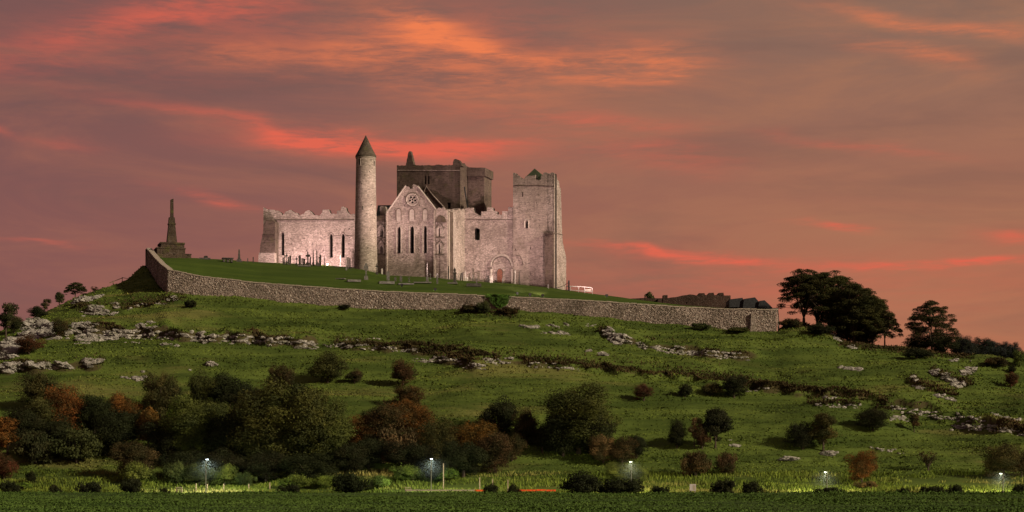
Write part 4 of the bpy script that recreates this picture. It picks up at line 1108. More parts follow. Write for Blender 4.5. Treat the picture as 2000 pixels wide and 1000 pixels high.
# ------------------------------------------------------------------ graves
def gmesh(name, mb): return mb.mesh(name)
def slab_grave(round_=True):
    m = MB(); p = [(-.3, -.3), (.3, -.3), (.3, .8)] + ([(.22, .95), (0, 1.0), (-.22, .95)] if round_ else [(.3, 1.0), (-.3, 1.0)]) + [(-.3, .8)]
    m.prism(p, -.07, .07); return [('headstone', m)]
def cross_grave(ring_=False):
    m = MB(); m.box((0, 0, .55), (.16, .14, .95), 0, .85); m.box((0, 0, .74), (.56, .13, .14))
    parts = [('cross', m)]
    if ring_:
        r = MB(); r.tube([(.2 * math.cos(a), 0, .74 + .2 * math.sin(a)) for a in [i * math.pi / 6 for i in range(13)]], [.045] * 13, 5); parts.append(('ring', r))
    b_ = MB(); b_.box((0, 0, .02), (.55, .4, .4), 0, .8); parts.append(('plinth', b_)); return parts
def obelisk_grave():
    m = MB(); m.box((0, 0, .58), (.22, .22, .78), 0, .5); m.lathe([(.055, .97), (.002, 1.03)], 4)
    b_ = MB(); b_.box((0, 0, .08), (.42, .42, .26), 0, .85); b_.box((0, 0, -.1), (.55, .55, .2)); return [('obelisk', m), ('plinth', b_)]
def urn_grave():
    m = MB(); m.lathe([(.07, .62), (.16, .72), (.17, .82), (.06, .92), (.03, 1.0)], 10)
    b_ = MB(); b_.box((0, 0, .28), (.32, .32, .6)); b_.box((0, 0, .6), (.44, .44, .08)); b_.box((0, 0, -.05), (.5, .5, .2)); return [('urn', m), ('pedestal', b_)]
def pillar_grave():
    m = MB(); m.lathe([(.12, 0), (.10, .75), (.16, .8), (.16, .86), (.05, .95), (.02, 1.0)], 10); b_ = MB(); b_.box((0, 0, -.05), (.4, .4, .25)); return [('pillar', m), ('plinth', b_)]
def kerb_grave():
    m = MB(); m.box((0, -.5, .12), (1, .12, .3)); m.box((0, .5, .12), (1, .12, .3)); m.box((-.47, 0, .12), (.06, .88, .3)); m.box((.47, 0, .12), (.06, .88, .3)); m.box((0, 0, .06), (.86, .86, .1)); return [('kerb', m)]
def table_grave():
    m = MB(); m.box((0, 0, .9), (1.05, .9, .2)); b_ = MB(); b_.box((-.36, 0, .4), (.18, .7, .8)); b_.box((.36, 0, .4), (.18, .7, .8)); b_.box((0, 0, .4), (.2, .6, .8)); return [('slab', m), ('support', b_)]
KINDS = {'slab': slab_grave(), 'square': slab_grave(False), 'cross': cross_grave(), 'ringed': cross_grave(True), 'obelisk': obelisk_grave(), 'urn': urn_grave(), 'pillar': pillar_grave(), 'kerb': kerb_grave(), 'table': table_grave()}
KM = {k: [(n, gmesh(n, m)) for n, m in v] for k, v in KINDS.items()}
NM = {'slab': 'headstone', 'square': 'headstone', 'cross': 'stone_cross', 'ringed': 'celtic_cross', 'obelisk': 'obelisk', 'urn': 'urn_monument', 'pillar': 'memorial_pillar', 'kerb': 'kerbed_grave', 'table': 'table_tomb'}
CT = {'slab': 'headstone', 'square': 'headstone', 'cross': 'cross', 'ringed': 'cross', 'obelisk': 'obelisk', 'urn': 'monument', 'pillar': 'monument', 'kerb': 'grave', 'table': 'tomb'}
MG = {'d': M_GRAVE_DK, 'g': M_GRAVE_GR, 'w': M_GRAVE_WH}
def grave(u, vb, vt, w, kind, tone, label, lean=0.0, grp='graves on the lawn before the ruins'):
    p = lawn_point(u, vb); k = F / p.y; h = (vb - vt) / k; wd = w / k
    root = tag(empty(NM[kind], p, random.uniform(-.25, .25)), label, CT[kind], grp)
    root.rotation_euler[1] = lean
    base_w = {'slab': .6, 'square': .6, 'cross': .56, 'ringed': .56, 'obelisk': .55, 'urn': .5, 'pillar': .4, 'kerb': 1.0, 'table': 1.05}[kind]
    for n, me in KM[kind]:
        o = bpy.data.objects.new(n, me.copy()); COL.objects.link(o); o.data.materials.append(MG[tone]); o.parent = root
        if kind == 'kerb': o.scale = (wd, 1.2, h / .27)
        else: o.scale = (wd / base_w, max(.7, wd / base_w * .9), h)
for g_ in [
    (553, 516, 503, 2.6, 'square', 'd', 'short dark headstone at the left end of the row before the choir'),
    (555.7, 516.5, 497, 3.2, 'obelisk', 'd', 'dark pointed obelisk second in the row before the choir'),
    (559.7, 516.5, 493.5, 4.2, 'cross', 'd', 'tall thin dark cross near the left end of the row'),
    (563.5, 516.5, 501, 2.8, 'slab', 'd', 'dark headstone just right of the tall thin cross'),
    (566.8, 517, 499, 3.0, 'square', 'd', 'upright dark square-topped headstone ending the leftmost cluster'),
    (579, 517.5, 501.5, 4.2, 'cross', 'd', 'small dark cross standing alone left of the round-topped slab'),
    (585.5, 518, 498, 4.6, 'slab', 'd', 'broad round-topped black headstone before the choir wall'),
    (590, 518, 504, 2.4, 'square', 'g', 'narrow grey headstone right of the broad black one'),
    (594, 518, 505, 4.2, 'slab', 'd', 'low dark rounded headstone left of the big cross'),
    (601.3, 518.5, 493, 8.5, 'cross', 'd', 'big heavy black cross with broad arms before the choir'),
    (606, 518.5, 501, 2.4, 'square', 'g', 'slim grey slab just right of the big black cross'),
    (612, 519, 487.5, 6.0, 'obelisk', 'd', 'left of the two tallest slender obelisks on stepped plinths'),
    (618.8, 519.5, 487.5, 6.5, 'obelisk', 'd', 'right of the two tallest slender obelisks on stepped plinths'),
    (622.5, 519.5, 498, 4.5, 'cross', 'd', 'leaning dark cross right of the tallest obelisks', .12),
    (625.7, 520, 498, 3.0, 'square', 'd', 'dark slab right of the leaning cross'),
    (633.3, 520, 497.5, 2.8, 'obelisk', 'd', 'needle-thin dark obelisk left of the floodlight'),
    (594.5, 520.5, 518.5, 25, 'kerb', 'g', 'pale grave kerb at the foot of the row before the choir'),
    (664.7, 519, 496.5, 3.4, 'pillar', 'w', 'bright white memorial pillar before the paired choir windows'),
    (676.3, 528.5, 500, 4.6, 'obelisk', 'g', 'grey obelisk just left of the round tower'),
    (679.6, 525, 502.5, 2.8, 'square', 'd', 'dark headstone half behind the grey obelisk by the round tower'),
    (683.3, 525.5, 503.5, 2.8, 'slab', 'd', 'dark headstone nearest the round tower foot'),
    (715, 546, 514, 9.0, 'ringed', 'g', 'large grey ringed cross in front of the round tower'),
    (736, 536.5, 514.5, 5.0, 'cross', 'd', 'black cross between the round tower and the gable'),
    (746.3, 535.5, 524, 3.0, 'slab', 'w', 'small white headstone at the foot of the left stair bay'),
    (758, 548, 529.5, 6.0, 'slab', 'g', 'blue-grey headstone before the left corner of the gable'),
    (772, 549.5, 541, 3.6, 'slab', 'g', 'small pale headstone left of centre before the gable'),
    (783, 550, 539, 4.6, 'square', 'g', 'low square grey headstone before the gable'),
    (799, 550.5, 541.5, 3.8, 'cross', 'g', 'small grey cross before the middle of the gable'),
    (834.5, 549.5, 513.5, 6.5, 'obelisk', 'g', 'tall grey obelisk before the right side of the gable'),
    (840.5, 545, 533, 3.4, 'cross', 'g', 'small stone cross right of the tall grey obelisk'),
    (854, 554, 534, 3.2, 'square', 'g', 'thin upright stone below the right stair bay'),
    (876, 547, 519.5, 2.2, 'square', 'd', 'thin dark slab against the bright transept corner'),
    (888.3, 551, 521.5, 7.0, 'urn', 'd', 'dark urn on a tall pedestal before the transept side wall'),
    (899.3, 547.5, 532, 2.6, 'slab', 'd', 'left of two leaning dark headstones right of the urn', .15),
    (903, 547.5, 530, 2.6, 'slab', 'd', 'right of two leaning dark headstones right of the urn', .08),
    (909, 548, 528.5, 3.2, 'pillar', 'w', 'dark-bodied pillar with white top at the nave corner'),
    (912.6, 548, 540.5, 3.0, 'slab', 'w', 'small white slab right of the nave corner pillar'),
    (923.5, 549, 536, 1.6, 'square', 'g', 'thin grey marker stone before the nave wall'),
    (931, 554, 543, 2.6, 'slab', 'd', 'low dark stone standing on the long kerbed plot'),
    (949.5, 551.5, 527.5, 3.0, 'obelisk', 'd', 'dark tall stone left of the great blocked doorway'),
    (953.2, 551.5, 537, 3.2, 'slab', 'd', 'dark slab right beside the tall stone by the doorway'),
    (957.3, 552.5, 538, 2.2, 'pillar', 'w', 'left white stone at the left jamb of the great doorway'),
    (961.2, 552.5, 539, 3.0, 'slab', 'w', 'right white stone at the left jamb of the great doorway'),
    (981.5, 553, 543, 1.8, 'square', 'g', 'small marker stone before the oak door'),
    (1006, 553.5, 525.5, 3.8, 'pillar', 'w', 'tall white column at the right jamb of the great doorway'),
    (1014.8, 554, 527, 4.2, 'obelisk', 'd', 'dark obelisk with a wide foot right of the white column'),
    (1070.5, 563, 555, 1.8, 'square', 'g', 'small post-like stone near the foot of the corner pier'),
    (666, 545.5, 544, 18, 'kerb', 'g', 'thin kerb at the left end of the lower grave row'),
    (691, 550.5, 546.5, 26, 'kerb', 'g', 'raised stone-edged grave left of the ringed cross'),
    (755, 554.5, 550, 30, 'kerb', 'g', 'grassy kerbed plot below the blue-grey headstone'),
    (793, 556, 553.5, 30, 'kerb', 'g', 'long low kerb below the small grey cross'),
    (825, 553, 551, 34, 'kerb', 'g', 'long kerbed plot under the tall grey obelisk'),
    (884, 554.5, 552, 19, 'kerb', 'g', 'kerbed plot under the urn pedestal'),
    (925.5, 559.5, 554, 29, 'kerb', 'd', 'big stone-edged plot nearest the ivy on the wall'),
    (444.6, 512.5, 504, 22, 'table', 'd', 'dark table tomb on the left skyline of the lawn'),
    (467, 511, 487, 12.5, 'obelisk', 'd', 'stubby dark pointed monument right of the table tomb'),
    (483.8, 512, 504.5, 1.8, 'square', 'd', 'left of two thin marker posts on the skyline'),
    (494.5, 513, 502, 1.8, 'square', 'd', 'right of two thin marker posts on the skyline'),
    (402, 507, 499.5, 8, 'slab', 'd', 'low dark headstones pair silhouetted right of the monument'),
    (400, 507, 504, 22, 'kerb', 'd', 'low dark kerb silhouetted right of the broken cross monument'),
]: grave(*g_)

# ------------------------------------------------------------------ floodlights
def spot(name, loc, target, power, ang, blend, col=(1.0, .67, .60), size=.35, parent=None):
    d = bpy.data.lights.new(name, 'SPOT'); d.energy = power; d.spot_size = rad(ang); d.spot_blend = blend; d.color = col; d.shadow_soft_size = size
    o = bpy.data.objects.new(name, d); COL.objects.link(o)
    o.location = loc; o.rotation_euler = (Vector(target) - Vector(loc)).to_track_quat('-Z', 'Y').to_euler()
    if parent is not None:
        o.location = Vector(loc) - parent.location; o.parent = parent
    return o
def at(pl, u, v, out=0.0):
    s, z = pl.pt(u, v); q = pl.o + pl.d * s - pl.n * out; return Vector((q.x, q.y, z))
FL = [  # label, position on lawn (u, v), target, power, cone
    ('floodlight with bright glass on the grass before the paired choir windows', (639, 519.5), at(PC, 600, 455), 12000, 150),
    ('floodlight hidden behind the left end of the row of gravestones', (560, 515.2), at(PC, 560, 450), 8000, 150),
    ('floodlight by the wall coping aimed at the gable', (850, 568), at(PG, 797, 415), 58000, 30),
    ('floodlight on the lawn before the left corner of the gable', (785, 560), at(PG, 822, 345), 22000, 34),
    ('floodlight by the wall coping just right of the ivy', (1010, 576), at(PG, 716, 395), 95000, 20),
    ('floodlight by the wall coping aimed at the nave wall', (1035, 578.5), at(PN, 925, 462), 80000, 32),
    ('floodlight by the wall coping below the tower house', (1060, 580), at(PW, 1010, 490), 40000, 40),
    ('floodlight on the lawn facing the tower house side', (1185, 580), at(PWS, 1092, 450), 42000, 42),
]
for lab, (u, v), tgt, pw, ang in FL:
    p = lawn_point(u, v)
    root = tag(empty('floodlight', p), lab, 'floodlight', 'floodlights on the lawn')
    dr_ = (Vector(tgt) - p).normalized(); yaw = math.atan2(dr_.x, dr_.y)
    m = MB(); m.box((0, 0, .35), (.5, .22, .34), -yaw); m.build('housing', M_METAL, root)
    m = MB(); m.box((0, 0, .08), (.3, .2, .2), -yaw); m.build('bracket', M_METAL, root)
    gm = MB(); gm.box((.12 * math.sin(yaw), .12 * math.cos(yaw), .35), (.42, .02, .26), -yaw); gm.build('glass', M_FLOODGLASS, root)
    if u == 639:
        gm = MB(); gm.box((0, -.13, .35), (.34, .03, .22)); gm.build('glass', M_FLOODGLASS, root)
    spot('flood_beam', p + Vector((0, 0, .9)), tgt, pw, ang, .8, parent=root)

# ------------------------------------------------------------------ vegetation
def leaf_mesh(name, C, Nn, S, var):
    n = len(C)
    Nn = Nn / (np.linalg.norm(Nn, axis=1, keepdims=True) + 1e-6)
    rv = RNG.normal(size=(n, 3)); T = np.cross(Nn, rv); T /= (np.linalg.norm(T, axis=1, keepdims=True) + 1e-6); B = np.cross(Nn, T)
    S = S[:, None]
    V = np.stack([C - T * S, C - B * S * .55, C + T * S, C + B * S * .55], 1).reshape(-1, 3)
    me = mesh_np(name, V, np.arange(n * 4).reshape(n, 4), var); me.materials.append(M_LEAF); return me
def lobes_crown(seed, W, Hh, base, nl, n, lr=.34, leaf=.16, droop=0.0, gap=.0, shape='round'):
    r = np.random.default_rng(seed)
    Z0 = base; hz = (Hh - Z0) / 2; cz = Z0 + hz
    cs = []; rs = []
    while len(cs) < nl:
        d = r.normal(size=3); d /= np.linalg.norm(d)
        rr = r.uniform(.30, .88)
        p = d * rr
        wz = 1.0
        if shape == 'cone': wz = 1.0 - .45 * max(0, p[2])
        c = np.array([p[0] * W / 2 * wz, p[1] * W / 2 * wz, cz + p[2] * hz])
        rad_ = min(W, Hh) * lr * r.uniform(.35, 1.0) * (.72 - .25 * rr)
        cs.append(c); rs.append(rad_)
    cs = np.array(cs); rs = np.array(rs)
    w = rs ** 2; idx = r.choice(nl, n, p=w / w.sum())
    d = r.normal(size=(n, 3)); d /= np.linalg.norm(d, axis=1, keepdims=True)
    d[:, 2] = np.where(d[:, 2] < -.3, d[:, 2] * .5, d[:, 2])
    rr = rs[idx][:, None] * (1 + r.normal(0, .20, (n, 1)) + .55 * (r.random((n, 1)) ** 6))
    C = cs[idx] + d * rr * np.array([1.05, 1.05, .85])
    C[:, 2] -= droop * np.maximum(0, -d[:, 2]) * rs[idx]
    C[:, 2] = np.maximum(C[:, 2], .02)
    if gap > 0:
        k = r.random(n) > gap * (0.5 + vnoise(C[:, 0] * 1.3 + 9, C[:, 2] * 1.3 + C[:, 1], seed)); C, d, idx = C[k], d[k], idx[k]
    lobe_v = r.random(nl)
    var = np.clip(.75 * lobe_v[idx] + .25 * r.random(len(C)), 0, 1)
    me = leaf_mesh('crown', C, d + r.normal(0, .55, d.shape), leaf * (.6 + .8 * r.random(len(C))), var)
    tb_ = MB(); k0 = Vector((0, 0, -.4)); tw = W * .022 + .05
    fork = Vector((r.normal() * .1, r.normal() * .1, max(.5, base + hz * .35)))
    tb_.tube([k0, fork * .5, fork], [tw * 1.5, tw * 1.1, tw], 7)
    for i in range(min(nl, 14)):
        e = Vector(cs[i]); mid = fork.lerp(e, .5) + Vector((0, 0, .12 * hz))
        tb_.tube([fork, mid, e], [tw * .6, tw * .38, tw * .12], 5)
    wm = tb_.mesh('trunk'); wm.materials.append(M_BARK)
    return dict(W=W, H=Hh, crown=me, trunk=wm)
def umbrella(seed, W, Hh, base, n, tiers=1, leaf=.17, lean=0.0):
    """spreading tree: bare forked limbs carrying flat leaf platforms on a dome"""
    r = np.random.default_rng(seed); cs = []; rs = []
    nl = 110
    for i in range(nl):
        a = r.uniform(0, 2 * np.pi); q = math.sqrt(r.random())
        dome = math.sqrt(max(0, 1 - q * q)); lvl = r.random()
        z = base + (Hh - base) * (dome ** .8 * (.42 + .55 * lvl ** .5) + .02)
        cs.append((math.cos(a) * q * W / 2 + lean * z / Hh, math.sin(a) * q * W / 2 * .8, z - .2)); rs.append(r.uniform(.07, .135) * W)
    cs = np.array(cs); rs = np.array(rs)
    idx = r.choice(nl, n, p=rs ** 2 / (rs ** 2).sum())
    d = r.normal(size=(n, 3)); d /= np.linalg.norm(d, axis=1, keepdims=True); q = r.random((n, 1)) ** .5
    C = cs[idx] + d * q * rs[idx][:, None] * np.array([1.0, 1.0, .36]); C[:, 2] += .18 * rs[idx] * (1 - q[:, 0] ** 2)
    me = leaf_mesh('crown', C, d * .3 + np.array([0, 0, 1.0]) + r.normal(0, .6, d.shape), leaf * (.6 + .8 * r.random(n)), r.random(n))
    tb_ = MB(); tw = W * .021; f0 = Vector((lean * .1, 0, base * .55 + .4))
    tb_.tube([(0, 0, -.8), f0 * .6, f0], [tw * 1.6, tw * 1.15, tw], 8)
    forks = []
    for i in range(6):
        a = i * math.pi / 3 + r.uniform(-.4, .4); q = r.uniform(.12, .30)
        e = Vector((math.cos(a) * q * W / 2 * 1.3 + lean * .5, math.sin(a) * q * W / 2, base + (Hh - base) * r.uniform(.25, .5))); m_ = f0.lerp(e, .5) + Vector((0, 0, .3))
        tb_.tube([f0, m_, e], [tw * .75, tw * .6, tw * .42], 6); forks.append(e)
    for i in range(nl):
        c = Vector(cs[i]); f = min(forks, key=lambda k: (k - c).length); m_ = f.lerp(c, .55) + Vector((0, 0, -.05 * W * r.random()))
        tb_.tube([f, m_, c], [tw * .36, tw * .24, tw * .06], 4, False)
    wm = tb_.mesh('trunk'); wm.materials.append(M_BARK)
    return dict(W=W, H=Hh, crown=me, trunk=wm)
def bare(seed, W, Hh):
    r = np.random.default_rng(seed); tb_ = MB(); pts = []
    for i in range(16):
        a = r.uniform(0, 6.28); e = Vector((math.cos(a) * W * .5 * r.uniform(.3, 1), math.sin(a) * W * .4, Hh * r.uniform(.6, 1)))
        s0 = Vector((0, 0, Hh * .15)); m_ = s0.lerp(e, .5) + Vector((0, 0, Hh * .08)); tb_.tube([s0, m_, e], [.05, .035, .012], 4); pts += [e, m_]
    tb_.tube([(0, 0, -.2), (0, 0, Hh * .2)], [.12, .08], 6)
    C = np.array(pts)[r.choice(len(pts), 900)] + r.normal(0, .16, (900, 3)); wm = tb_.mesh('trunk'); wm.materials.append(M_BARK)
    return dict(W=W, H=Hh, crown=leaf_mesh('crown', C, r.normal(size=(900, 3)), .07 + .05 * r.random(900), r.random(900)), trunk=wm)
PR = {
    'ash': [lobes_crown(101 + i, 9, 12, .0, 80, 52000, .30, .115, .9, .2) for i in range(3)],
    'round': [lobes_crown(201 + i, 7, 7, .0, 50, 28000, .34, .10, .3, .3) for i in range(3)],
    'haw': [lobes_crown(301 + i, 6.5, 5, .0, 46, 21000, .38, .09, .1, .4) for i in range(4)],
    'tall': [lobes_crown(401 + i, 5, 8.5, .4, 34, 14000, .38, .14, .4, .35, 'cone') for i in range(3)],
    'scrub': [lobes_crown(501 + i, 7, 3.0, 0, 34, 11000, .55, .12, .1, .3) for i in range(3)],
    'bramble': [lobes_crown(601 + i, 5, 1.7, 0, 30, 8000, .55, .09, 0, .3) for i in range(3)],
    'sap': [lobes_crown(701 + i, 3.5, 5, .6, 22, 4200, .32, .12, .1, .6) for i in range(2)],
    'umb': [umbrella(801 + i, 10, 10, 1.2, 33000, leaf=.105) for i in range(4)],
    'umbs': [umbrella(821 + i, 5, 4.5, 1.0, 6000, leaf=.12) for i in range(2)],
    'bare': [bare(901, 2.2, 2.6)],
}
pcount = {k: 0 for k in PR}
TINT = {
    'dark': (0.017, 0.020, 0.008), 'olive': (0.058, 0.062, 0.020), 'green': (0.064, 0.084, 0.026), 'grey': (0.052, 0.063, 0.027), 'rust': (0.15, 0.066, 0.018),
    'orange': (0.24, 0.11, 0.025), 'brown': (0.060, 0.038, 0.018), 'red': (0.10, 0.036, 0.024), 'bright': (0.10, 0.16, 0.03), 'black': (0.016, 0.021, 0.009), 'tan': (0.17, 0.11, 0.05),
    'lime': (0.14, 0.20, 0.04), 'ivy': (0.085, 0.19, 0.035), 'blue': (0.022, 0.032, 0.040), 'sil': (0.052, 0.052, 0.020)}  # blue puts distance haze into the far wood's leaf colour
def plant(kind, u, vb, vt, w, tint, label, cat='bush', name=None, group=None, Y=None, base=None):
    if base is not None: p = Vector(base)
    elif Y is None: p = ground(u, vb)
    else: x = (u - 1000) * Y / F; p = Vector((x, Y, float(H(x, Y))))
    k = F / p.y; top = zfrom(vt, p.y); h = max(.3, top - p.z); wd = w / k
    pr = PR[kind][pcount[kind] % len(PR[kind])]; pcount[kind] += 1
    nm = name or ('tree' if cat == 'tree' else 'shrub')
    root = tag(empty(nm, p, random.uniform(0, 6.28)), label, cat, group or ('trees and bushes on the hillside'))
    gr_ = 1.14 if (vb > 780 and u < 1260 and vb < 945) else 1.02
    sx = wd / pr['W'] * gr_; sz = h / pr['H'] * 1.04
    c = tuple(x_ * random.uniform(.88, 1.14) for x_ in TINT[tint]) + (1,)
    for n_, me in (('crown', pr['crown']), ('trunk', pr['trunk'])):
        o = bpy.data.objects.new(n_, me); COL.objects.link(o); o.parent = root; o.scale = (sx, sx, sz); o.color = c
    return root
T, Bu = 'tree', 'bush'
